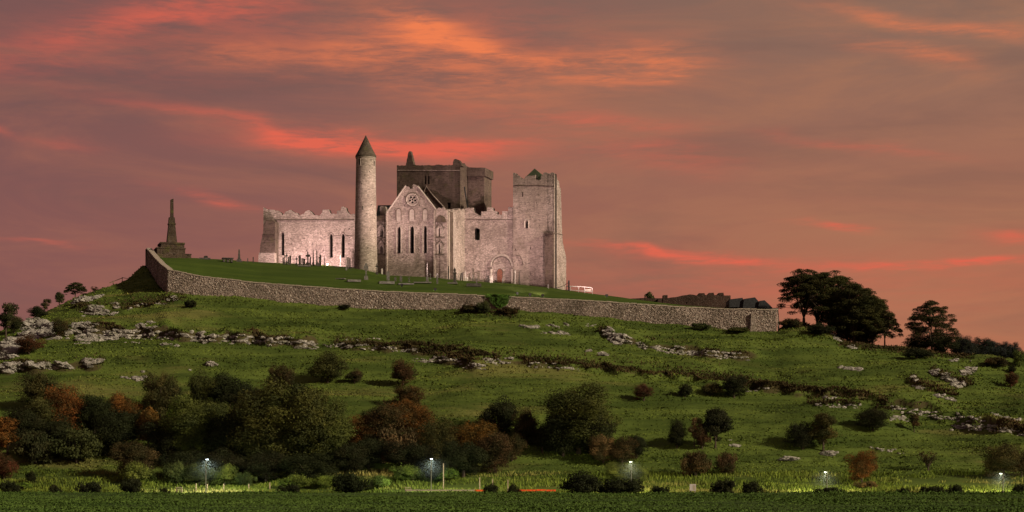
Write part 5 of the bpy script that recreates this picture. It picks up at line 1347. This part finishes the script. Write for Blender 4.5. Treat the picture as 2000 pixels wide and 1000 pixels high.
PL = [
    # lower left belt
    ('haw', 75, 800, 727, 78, 'olive', 'dark olive tree standing under the lower left boulders', T),
    ('round', 125, 850, 750, 88, 'rust', 'tall rust-orange tree right of the dark olive one at far left', T),
    ('round', 85, 862, 770, 66, 'olive', 'yellowish olive tree between the rust tree and the left edge', T),
    ('tall', 14, 888, 812, 52, 'orange', 'bright orange tree cut by the left edge', T),
    ('scrub', 70, 905, 842, 92, 'grey', 'grey-green spreading shrub behind the left grass bank', Bu),
    ('scrub', 150, 903, 845, 110, 'grey', 'wide grey-green shrub right of the left grass bank', Bu),
    ('haw', 8, 940, 885, 52, 'red', 'dark reddish bush at the bottom left edge', Bu),
    ('round', 185, 850, 772, 66, 'dark', 'dark green tree between the rust tree and the reddish thicket', T),
    ('haw', 242, 835, 768, 72, 'rust', 'reddish thicket below the V-shaped stones', Bu),
    ('round', 222, 895, 800, 92, 'dark', 'dark rounded tree in the middle of the left belt', T),
    ('haw', 312, 830, 728, 72, 'olive', 'dark brown hawthorn rising into the grass at left', T),
    ('tall', 290, 885, 785, 44, 'rust', 'slender orange-brown tree in front of the dark brown hawthorn', T),
    ('round', 262, 936, 856, 76, 'brown', 'round brown bush above the willow by the left verge', Bu),
    ('scrub', 268, 944, 908, 74, 'lime', 'pale lamp-lit willow shrub at the left verge', Bu),
    ('ash', 375, 905, 775, 118, 'green', 'big grey-green ash tree behind the first street lamp', T),
    ('haw', 350, 830, 775, 50, 'bright', 'yellow-green small tree above the grey-green ash', T),
    ('haw', 397, 795, 727, 62, 'olive', 'brown hawthorn at the top of the belt left of the great tree', T),
    ('haw', 448, 800, 728, 84, 'dark', 'dark hawthorn just left of the great ash tree', T),
    ('round', 325, 905, 815, 80, 'dark', 'dark tree below the slender orange-brown one', T),
    ('round', 450, 915, 800, 110, 'dark', 'dark mass of tree between the two ashes', T),
    ('ash', 510, 925, 752, 140, 'olive', 'left crown of the great ash trees in the belt', T),
    ('ash', 572, 925, 732, 150, 'olive', 'tallest middle crown of the great ash trees', T),
    ('ash', 636, 920, 782, 108, 'green', 'right-hand crown of the great ash trees, lit on its right side', T),
    ('haw', 545, 775, 712, 62, 'brown', 'brownish bare-topped hawthorn behind the great ash', T),
    ('haw', 640, 748, 688, 82, 'olive', 'rounded olive bush alone on the slope above the great ash', Bu),
    ('haw', 692, 749, 722, 38, 'brown', 'little brown bush right of the rounded olive bush', Bu),
    ('haw', 787, 752, 704, 60, 'brown', 'dark bush alone on the open slope left of centre', Bu),
    ('haw', 800, 800, 752, 62, 'brown', 'brown thorn bush below the lone dark bush', Bu),
    ('haw', 706, 880, 812, 66, 'rust', 'rusty bush right of the great ash trees', Bu),
    ('round', 755, 880, 780, 78, 'brown', 'brown-orange tree left of the lamp-post clump', T),
    ('round', 822, 875, 792, 80, 'rust', 'rust-red tree crowning the central clump', T),
    ('scrub', 775, 905, 832, 104, 'tan', 'domed tan-orange bush in the central clump', Bu),
    ('round', 858, 905, 815, 74, 'olive', 'olive tree behind the second street lamp', T),
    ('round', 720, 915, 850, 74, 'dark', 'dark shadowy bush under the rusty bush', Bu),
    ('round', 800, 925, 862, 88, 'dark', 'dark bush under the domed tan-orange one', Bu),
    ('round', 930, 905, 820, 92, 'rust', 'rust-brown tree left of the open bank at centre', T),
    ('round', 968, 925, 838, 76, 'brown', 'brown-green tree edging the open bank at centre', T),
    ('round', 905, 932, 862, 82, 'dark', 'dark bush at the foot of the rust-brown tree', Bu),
    ('haw', 975, 850, 778, 72, 'dark', 'dark hawthorn above the rust-brown trees', T),
    ('haw', 1028, 872, 800, 62, 'brown', 'brown thorn tree left of the big central tree', T),
    ('ash', 1130, 885, 744, 138, 'olive', 'big broad dark tree standing alone near the centre', T),
    ('round', 1100, 890, 800, 80, 'dark', 'dark lower growth at the left of the big broad tree', Bu),
    ('haw', 1178, 905, 850, 54, 'tan', 'tan bush at the right foot of the big broad tree', Bu),
    ('haw', 1215, 908, 852, 56, 'brown', 'brown bush above the third street lamp', Bu),
    ('round', 1243, 895, 846, 38, 'black', 'small black-green bush right of the brown one', Bu),
    ('round', 1215, 942, 903, 56, 'lime', 'bright green shrub lit by the third street lamp', Bu),
    ('haw', 1248, 942, 912, 36, 'bright', 'yellowish shrub right of the third street lamp', Bu),
    ('haw', 1257, 783, 749, 42, 'red', 'small reddish thorn bush on the open middle slope', Bu),
    ('scrub', 1338, 776, 753, 36, 'black', 'small black bush on the open middle slope', Bu),
    ('haw', 1434, 777, 734, 56, 'dark', 'dark green bush on the slope under the right ledge', Bu),
    ('scrub', 1392, 772, 750, 50, 'olive', 'low olive bush left of the dark green bush', Bu),
    ('haw', 1322, 876, 820, 40, 'dark', 'dark bush at the left of the lower centre-right group', Bu),
    ('sap', 1356, 874, 812, 30, 'tan', 'pale thin sapling between two dark bushes', T),
    ('tall', 1397, 877, 783, 54, 'black', 'tall dark tree of the lower centre-right group', T),
    ('haw', 1372, 878, 832, 34, 'brown', 'brown bush at the foot of the tall dark tree', Bu),
    ('scrub', 1358, 932, 880, 78, 'brown', 'brown bush low above the roadside at centre right', Bu),
    ('scrub', 1420, 928, 888, 50, 'brown', 'smaller brown bush right of the low brown one', Bu),
    ('round', 1568, 878, 823, 72, 'black', 'black-green bush at the left of a pair on the lower right', Bu),
    ('tall', 1608, 882, 804, 56, 'olive', 'taller olive tree at the right of a pair on the lower right', T),
    ('round', 1704, 842, 794, 66, 'black', 'round dark bush just under the grey scree ledge', Bu),
    ('sap', 1786, 845, 806, 26, 'brown', 'small thin brown bush below the scree ledge', Bu),
    ('round', 1683, 945, 880, 62, 'rust', 'orange-brown round bush right of the fourth street lamp', Bu),
    ('bare', 1813, 920, 884, 34, 'brown', 'nearly bare fan-shaped shrub on the lower right slope', Bu),
    ('round', 1958, 935, 864, 84, 'olive', 'big olive bush behind the fifth street lamp', Bu),
    ('haw', 1996, 932, 880, 56, 'brown', 'brown bush cut by the right edge', Bu),
    ('haw', 1975, 757, 727, 32, 'red', 'small reddish bush high at the right edge', Bu),
    ('haw', 1977, 729, 712, 18, 'dark', 'tiny dark bush above the reddish one at the right edge', Bu),
    ('haw', 57, 692, 655, 60, 'red', 'reddish brown bush in front of the big left crag', Bu),
    ('haw', 118, 660, 622, 44, 'brown', 'brown bush in a hollow right of the big left crag', Bu),
    ('sap', 12, 662, 587, 44, 'sil', 'tall thin tree on the left skyline edge', T),
    ('haw', 28, 650, 617, 36, 'sil', 'dark bush under the tall thin skyline tree', Bu),
    ('umbs', 147, 586, 552, 42, 'sil', 'small flat-topped tree on the left skyline', T),
    ('sap', 117, 602, 568, 24, 'sil', 'spindly little tree left of the flat-topped skyline tree', T),
    ('sap', 88, 612, 582, 22, 'sil', 'little pointed tree on the left skyline', T),
    ('haw', 74, 622, 598, 42, 'dark', 'dark low bush under the little pointed skyline tree', Bu),
    ('bare', 184, 573, 560, 14, 'brown', 'tiny bare shrub left of the broken fence on the skyline', Bu),
    # added trees that close the belt; dark ones carry gap shade in their colour
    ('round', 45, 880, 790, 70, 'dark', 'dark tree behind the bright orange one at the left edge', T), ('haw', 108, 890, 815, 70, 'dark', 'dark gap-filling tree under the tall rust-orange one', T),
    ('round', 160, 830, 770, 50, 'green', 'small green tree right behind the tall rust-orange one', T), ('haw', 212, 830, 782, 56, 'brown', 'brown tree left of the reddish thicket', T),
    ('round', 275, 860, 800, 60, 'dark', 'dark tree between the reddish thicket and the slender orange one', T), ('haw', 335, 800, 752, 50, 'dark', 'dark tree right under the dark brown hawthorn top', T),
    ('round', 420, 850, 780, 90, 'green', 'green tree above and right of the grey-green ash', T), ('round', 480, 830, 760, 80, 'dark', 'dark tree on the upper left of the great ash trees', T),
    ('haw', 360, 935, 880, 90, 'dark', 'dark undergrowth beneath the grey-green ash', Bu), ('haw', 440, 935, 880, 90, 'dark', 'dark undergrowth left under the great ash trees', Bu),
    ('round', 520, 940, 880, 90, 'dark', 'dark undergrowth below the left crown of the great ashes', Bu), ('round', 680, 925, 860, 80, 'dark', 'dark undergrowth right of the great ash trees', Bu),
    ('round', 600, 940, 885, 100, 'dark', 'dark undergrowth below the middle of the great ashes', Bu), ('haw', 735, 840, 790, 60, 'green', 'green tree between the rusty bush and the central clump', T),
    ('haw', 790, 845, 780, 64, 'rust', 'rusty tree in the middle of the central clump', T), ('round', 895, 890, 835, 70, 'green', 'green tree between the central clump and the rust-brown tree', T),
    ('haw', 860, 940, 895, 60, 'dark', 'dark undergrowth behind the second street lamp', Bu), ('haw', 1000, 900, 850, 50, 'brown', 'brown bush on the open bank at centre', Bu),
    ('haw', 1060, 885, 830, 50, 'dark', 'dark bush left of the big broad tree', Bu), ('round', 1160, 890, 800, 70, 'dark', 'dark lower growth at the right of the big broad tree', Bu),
    # scrub along the wall foot
    ('bramble', 672, 605, 596, 30, 'dark', 'small dark bramble at the wall foot left of centre', Bu),
    ('bramble', 915, 611, 597, 44, 'brown', 'brown scrub at the wall foot left of the ivy', Bu),
    ('scrub', 945, 612, 590, 32, 'olive', 'olive bush at the wall foot just left of the ivy', Bu),
    ('bramble', 992, 614, 600, 50, 'brown', 'brown bramble under the ivy on the wall', Bu),
    ('bramble', 1370, 645, 633, 56, 'green', 'green grassy clump at the wall foot towards its right end', Bu),
    ('bramble', 1440, 650, 640, 60, 'green', 'green clump at the wall foot left of the buttress', Bu),
    ('bramble', 372, 602, 586, 30, 'dark', 'dark bush in the grass below the left end of the wall', Bu),
    # right skyline
    ('scrub', 1545, 640, 622, 60, 'brown', 'brown scrub on the bank beside the wall end', Bu),
    ('scrub', 1600, 655, 634, 56, 'dark', 'dark scrub at the feet of the skyline trees', Bu),
    ('scrub', 1790, 700, 682, 70, 'dark', 'low dark scrub left of the lone skyline tree', Bu),
    ('scrub', 1945, 716, 697, 60, 'brown', 'brown hedge running down from the far wood', Bu),
    ('haw', 1992, 716, 684, 30, 'lime', 'bright yellow-green bush at the right edge of the skyline', Bu),
]
for a in PL: plant(*a)
def skyline(kind, u, Y, vb, vt, w, tint, label, cat=T, name=None):
    x = (u - 1000) * Y / F; z = zfrom(vb, Y) - 2 if Y > 500 else min(zfrom(vb, Y), float(H(x, Y)) + .2); plant(kind, u, vb, vt, w, tint, label, cat, name, 'trees along the right skyline', base=(x, Y, z))
skyline('umb', 1570, 356, 632, 527, 116, 'sil', 'leftmost flat-topped tree of the skyline clump with spreading limbs')
skyline('umb', 1619, 358, 645, 529, 122, 'sil', 'second tree of the skyline clump, the tallest and widest')
skyline('umb', 1640, 364, 650, 545, 90, 'sil', 'dense tree behind the middle of the skyline clump')
skyline('umb', 1668, 353, 668, 556, 112, 'sil', 'third tree of the skyline clump with a heavy dark crown')
skyline('ash', 1655, 357, 665, 585, 76, 'sil', 'dense dark ivy-clad tree low in the middle of the skyline clump')
skyline('round', 1690, 357, 672, 600, 80, 'sil', 'dense low tree at the right foot of the skyline clump')
skyline('umb', 1704, 352, 674, 578, 96, 'sil', 'fourth tree of the skyline clump sloping to the right')
skyline('umbs', 1728, 350, 677, 608, 62, 'sil', 'rightmost small tree of the skyline clump with thin trunk')
skyline('umb', 1596, 360, 640, 532, 96, 'sil', 'tree with forked bare limbs between the first two of the skyline clump')
skyline('umb', 1686, 356, 670, 566, 100, 'sil', 'heavy dark tree filling the right half of the skyline clump')
skyline('umb', 1820, 348, 690, 589, 96, 'sil', 'lone tall tree on the skyline right of the clump')
skyline('haw', 1795, 350, 690, 652, 56, 'dark', 'bushy tree at the left foot of the lone tall tree')
skyline('haw', 1842, 348, 694, 644, 60, 'dark', 'bushy tree at the right foot of the lone tall tree')
skyline('umbs', 1268, 396, 594, 572, 34, 'green', 'small green tree beyond the lawn near the low ruins')
# far wood on its own rise
fh = MB()
hx0, hx1 = (1730 - 1000) * 640 / F, (2200 - 1000) * 640 / F
nx = 24; pts = []
Vh = []
for i in range(nx + 1):
    for j in range(9):
        x = hx0 - 40 + (hx1 - hx0 + 80) * i / nx; y = 560 + 30 * j
        e = math.sin(math.pi * min(1, max(0, i / nx))) ** .5 * math.sin(math.pi * j / 8)
        Vh.append((x, y, zfrom(703, 640) * e + random.uniform(-.2, .2)))
tag(link_mesh('distant_hill', mesh_np('distant_hill', Vh, grid_faces(nx + 1, 9), smooth=True), M_HILL), kind='structure')
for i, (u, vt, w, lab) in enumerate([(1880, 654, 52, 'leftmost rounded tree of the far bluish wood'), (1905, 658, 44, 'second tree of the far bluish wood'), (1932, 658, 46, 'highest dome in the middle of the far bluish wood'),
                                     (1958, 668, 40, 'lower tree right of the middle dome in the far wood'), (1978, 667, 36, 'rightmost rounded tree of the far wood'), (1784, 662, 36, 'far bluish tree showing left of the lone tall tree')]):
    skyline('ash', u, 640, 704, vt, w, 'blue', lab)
# low dark brambles on the field's far edge
for i, (kd, u, vt, w, lab) in enumerate([
    ('bramble', 20, 944, 54, 'dark bramble at the left end of the field edge'), ('bramble', 108, 950, 34, 'small dark bramble second along the field edge'), ('bramble', 175, 942, 66, 'wide dark bramble third along the field edge'),
    ('bramble', 258, 938, 64, 'dark bramble in front of the pale willow'), ('bramble', 320, 955, 24, 'tiny bramble left of the first street lamp'), ('bramble', 565, 947, 62, 'dark bramble on the field edge below the great ash'),
    ('scrub', 682, 928, 82, 'big black bush on the field edge left of the second lamp'), ('bramble', 960, 948, 44, 'dark bramble left of the red roadside strip'), ('bramble', 1004, 949, 34, 'dark weeds in front of the red roadside strip'),
    ('scrub', 1140, 926, 100, 'left half of the long black hedge at the roadside'), ('scrub', 1215, 934, 110, 'right half of the long black hedge at the roadside'), ('bramble', 1290, 950, 50, 'low tail of the long black hedge'),
    ('bramble', 1412, 940, 54, 'dark clump right of the white box'), ('bramble', 1467, 944, 46, 'rounded dark clump second right of the white box'), ('bramble', 1620, 952, 70, 'long low bramble by the fourth street lamp'),
    ('bramble', 1762, 955, 40, 'tiny low bramble between the fourth and fifth lamps, left one'), ('bramble', 1820, 952, 66, 'wider low bramble between the fourth and fifth lamps'), ('bramble', 1866, 947, 42, 'rounded bramble left of the fifth lamp'), ('bramble', 1992, 948, 40, 'dark bramble at the right end of the field edge')]):
    plant(kd, u, 965, vt, w, 'black', lab, Bu, 'bramble_bush', 'dark brambles along the edge of the field', Y=226.5 if kd == 'bramble' else 227.5)
# lamp-lit shrubs on the verge
for (kd, u, vb, vt, w, ti, lab) in [
    ('scrub', 345, 946, 908, 62, 'green', 'grey-green willow left of the first street lamp'), ('round', 390, 948, 902, 58, 'grey', 'grey-green willow right behind the first street lamp'), ('scrub', 440, 948, 912, 66, 'bright', 'bright willow right of the first street lamp'),
    ('scrub', 480, 950, 922, 50, 'green', 'green shrub ending the row by the first street lamp'), ('scrub', 575, 956, 930, 70, 'lime', 'yellow-green weeds under the great ash trees'), ('scrub', 630, 954, 932, 60, 'lime', 'yellow-green weeds left of the big black bush'),
    ('scrub', 740, 955, 928, 50, 'lime', 'yellow-green weeds right of the big black bush'), ('scrub', 790, 940, 912, 66, 'bright', 'lit shrub on the bank left of the second lamp'), ('sap', 806, 942, 912, 14, 'lime', 'bright thin plant left of the second lamp'),
    ('scrub', 870, 940, 914, 60, 'bright', 'dim green shrub right of the second lamp'), ('bramble', 45, 956, 944, 50, 'lime', 'pale yellow weeds at the bottom left'), ('bramble', 1690, 955, 940, 60, 'tan', 'tan weeds below the orange-brown round bush'),
    ('haw', 60, 945, 920, 24, 'dark', 'small dark bush on the left grass bank')]:
    plant(kd, u, vb, vt, w, ti, lab, Bu)
# ivy hanging over the wall
ivn = 9000
uu = RNG.normal(975, 8.5, ivn); tt = RNG.random(ivn); uu = 975 + (uu - 975) * (1.0 - .35 * tt)
Yw_ = np.interp(uu, wf[:, 0], wf[:, 1]); zt0 = CZ + (HV - np.interp(uu, wf[:, 0], wf[:, 2])) * Yw_ / F
bump_ = .25 + .45 * (vnoise(uu / 4, tt * 6, 3) + .5)
Cc = np.stack([(uu - 1000) * Yw_ / F, Yw_ - bump_, zt0 + .35 - tt * (2.6 - np.abs(uu - 975) * .06)], -1)
ivr = tag(empty('ivy', ((975 - 1000) * 351 / F, 350.4, zfrom(606, 351))), 'bright green ivy spilling over the middle of the enclosure wall', 'ivy')
iv = bpy.data.objects.new('foliage', leaf_mesh('foliage', Cc - np.array(ivr.location), np.array([[0, -1.0, .4]]) + RNG.normal(0, .5, (ivn, 3)), .08 + .08 * RNG.random(ivn), RNG.random(ivn)))
COL.objects.link(iv); iv.parent = ivr; iv.color = TINT['ivy'] + (1,)
m = MB(); m.tube([(0, .2, -.2), (.1, .25, 1.5), (-.1, .3, 3)], [.08, .06, .03]); m.build('stem', M_BARK, ivr)

# ------------------------------------------------------------------ street lamps
for (u, vt, warm, lab) in [(402, 898, False, 'cool white street lamp standing before the grey-green ash at left'), (842, 897, False, 'bluish street lamp standing before the central clump'),
                           (1233, 903, True, 'short-looking street lamp beside the bright green shrub'), (1615, 923, True, 'street lamp left of the orange-brown round bush'), (1959, 926, True, 'yellowish street lamp nearest the right edge')]:
    Y = 241.0; x = (u - 1000) * Y / F; z0 = float(H(x, Y)); top = zfrom(vt, Y) - z0
    lp = tag(empty('street_lamp', (x, Y, z0)), lab, 'street lamp', 'street lamps along the road')
    m = MB(); m.tube([(0, 0, -.2), (0, 0, 1.2), (0, 0, top)], [.085, .065, .05], 8); m.build('pole', M_POLE, lp)
    m = MB(); m.tube([(0, 0, top - .05), (0, .4, top + .10), (0, .8, top + .12)], [.035] * 3); m.build('arm', M_POLE, lp)
    m = MB(); m.box((0, .9, top + .13), (.30, .5, .08), 0, .8); m.build('head', M_POLE, lp)
    m = MB(); m.box((0, .92, top + .06), (.28, .4, .10), 0, 1.1); m.build('lens', M_LEDW if warm else M_LED, lp)
    c = (1.0, .93, .55) if warm else (.9, .97, .75)
    spot('lamp_light', (x, Y + .95, z0 + top - .02), (x, Y + 4.5, z0), 9000 if not warm else 8000, 150, .6, c, .12, lp)

# thin mist that the lamps light up
mm, mt = new_mat('lamp_mist')
pv = mt.new('ShaderNodeVolumePrincipled'); _r = mt.vmath('LENGTH', mt.new('ShaderNodeTexCoord').outputs['Object']); mt.link(mt.math('MULTIPLY', mt.rng(mt.t.nodes[-1].outputs['Value'], 1.0, 0.0), 0.0035), pv.inputs['Density']); pv.inputs['Color'].default_value = (.75, .88, 1, 1); pv.inputs['Anisotropy'].default_value = 0.3
mo_ = mt.new('ShaderNodeOutputMaterial'); mt.link(pv.outputs[0], mo_.inputs['Volume'])
for (u, vt) in [(402, 898), (842, 897), (1233, 903), (1615, 923), (1959, 926)]:
    Y = 242.5; x = (u - 1000) * Y / F; bm = bmesh.new(); bmesh.ops.create_icosphere(bm, subdivisions=3, radius=1.0)
    me = bpy.data.meshes.new('haze'); bm.to_mesh(me); bm.free(); me.materials.append(mm)
    o = link_mesh('haze', me, None); o.location = (x, Y, zfrom(vt, Y) - .9); o.scale = (3.2, 3.0, 2.2); o['kind'] = 'stuff'

# ------------------------------------------------------------------ small roadside things
def post(u, v0, v1, Y, lab, mat=M_TIMBER, w=.13):
    x = (u - 1000) * Y / F; z0 = float(H(x, Y)); r_ = tag(empty('fence_post', (x, Y, z0), .3), lab, 'post', 'wooden posts along the verge')
    m = MB(); h = zfrom(v0, Y) - z0; m.box((0, 0, h / 2 - .1), (w, w, h + .2), 0, .92); m.build('stake', mat, r_)
for (u, v0, lab) in [(383, 944, 'short pale post left of the first lamp pole'), (405, 945, 'short pale post right beside the first lamp pole'), (437, 945, 'pale post right of the first lamp'), (486, 945, 'pale post under the green shrub'), (527, 942, 'pale post left of the yellow weeds'),
                     (937, 932, 'post left of the red roadside strip'), (962, 935, 'post behind the red roadside strip, left one'), (992, 937, 'post behind the red roadside strip, right one'), (866, 905, 'thin pale stake on the bank right of the second lamp'), (1518, 956, 'low lit post between the dark clumps and the fourth lamp')]:
    post(u, v0, 960, 249 if u != 866 else 252, lab)
# metal guard rail lit by the second lamp
Y = 240.0; x0, x1 = (792 - 1000) * Y / F, (926 - 1000) * Y / F; zz = float(H((x0 + x1) / 2, Y))
gr = tag(empty('guard_rail', ((x0 + x1) / 2, Y, zz)), 'low pale steel guard rail along the road under the second lamp', 'guard rail')
L_ = (x1 - x0)
M_STEEL = plain('galvanised_rail', (.34, .30, .24), .5, .1, 4.0)
for zb2, zt2 in ((.66, .82),):
    for q in range(6):
        xq = -L_ / 2 + q * L_ / 6
        m = MB(); m.prism([(xq + .03, zb2), (xq + L_ / 6 - .03, zb2), (xq + L_ / 6 - .03, zt2), (xq + .03, zt2)], -.05, .03); m.build('beam', M_STEEL, gr)
for i in range(7):
    m = MB(); m.box((-L_ / 2 + i * L_ / 6, .1, .4), (.10, .12, .98)); m.build('post', M_STEEL, gr)
for (ua, ub, lab) in [(1008, 1086, 'long thin red boards standing in for car lights low along the road'), (926, 948, 'short orange-red boards standing in for car lights left of the dark weeds')]:
    Y = 238.9; xa, xb = (ua - 1000) * Y / F, (ub - 1000) * Y / F; zz = float(H((xa + xb) / 2, Y))  # boards added to stand in for streaks of car lights
    rb_ = tag(empty('light_streak_boards', ((xa + xb) / 2, Y, zz)), lab, 'light streak', 'red boards standing in for car lights'); L_ = xb - xa; nb = max(1, int(L_ / 1.2))
    for q in range(nb):
        xq = -L_ / 2 + q * L_ / nb; dz_ = random.uniform(-.03, .03)
        m = MB(); m.prism([(xq + .04, .60 + dz_), (xq + L_ / nb - .04, .60 + dz_), (xq + L_ / nb - .04, .80 + dz_), (xq + .04, .80 + dz_)], -.04, .04); m.build('board', M_RED, rb_)
        m = MB(); m.box((xq + .1, .06, .35), (.09, .08, .95)); m.build('post', M_TIMBER, rb_)
# white utility box
Y = 243.0; x = (1353 - 1000) * Y / F; zz = float(H(x, Y))
ub = tag(empty('utility_box', (x, Y, zz)), 'white square cabinet standing alone in the lit verge', 'cabinet')
k = F / Y; m = MB(); m.box((0, 0, zfrom(952, Y) - zz), (12 / k, .5, 13 / k)); m.build('cabinet', M_WHITE, ub); m = MB(); m.box((.16, -.262, zfrom(952, Y) - zz), (.3, .02, .6)); m.build('door', M_STEEL, ub)
m = MB(); m.box((-.28, 0, .35), (.12, .3, .9)); m.box((.28, 0, .35), (.12, .3, .9)); m.build('leg', M_STEEL, ub)
# slatted pallets (light horizontal boards) in the verge
for (u, lab) in [(350, 'stack of pale boards in the verge left of the first lamp'), (797, 'stack of pale boards at the left end of the guard rail')]:
    Y = 240.5; x = (u - 1000) * Y / F; zz = float(H(x, Y)); st = tag(empty('board_stack', (x, Y, zz)), lab, 'boards', 'stacks of pale boards by the road')
    for i in range(3):
        m = MB(); m.box((random.uniform(-.08, .08), 0, .62 + i * .22), (.75, .5, .07), 0); m.build('board', M_STEEL, st)
    for s in (-1, 1): m = MB(); m.box((s * .32, 0, .45), (.07, .4, 1.1)); m.build('upright', M_TIMBER, st)
# broken timber fence on the left skyline
g = ground(225, 560)
bf = tag(empty('broken_fence', (g.x, 379, float(H(g.x, 379)))), 'broken wooden fence rail leaning on the left skyline', 'fence')
m = MB(); m.tube([(-2.4, 0, -.1), (.3, 0, .9)], [.07, .07]); m.tube([(.1, 0, .95), (1.3, 0, .75)], [.06, .06]); m.build('rail', M_TIMBER, bf)
for xx in (-1.6, .2): m = MB(); m.tube([(xx, 0, -.6), (xx, 0, .3 + (xx + 1.6) * .4)], [.08, .07]); m.build('post', M_TIMBER, bf)
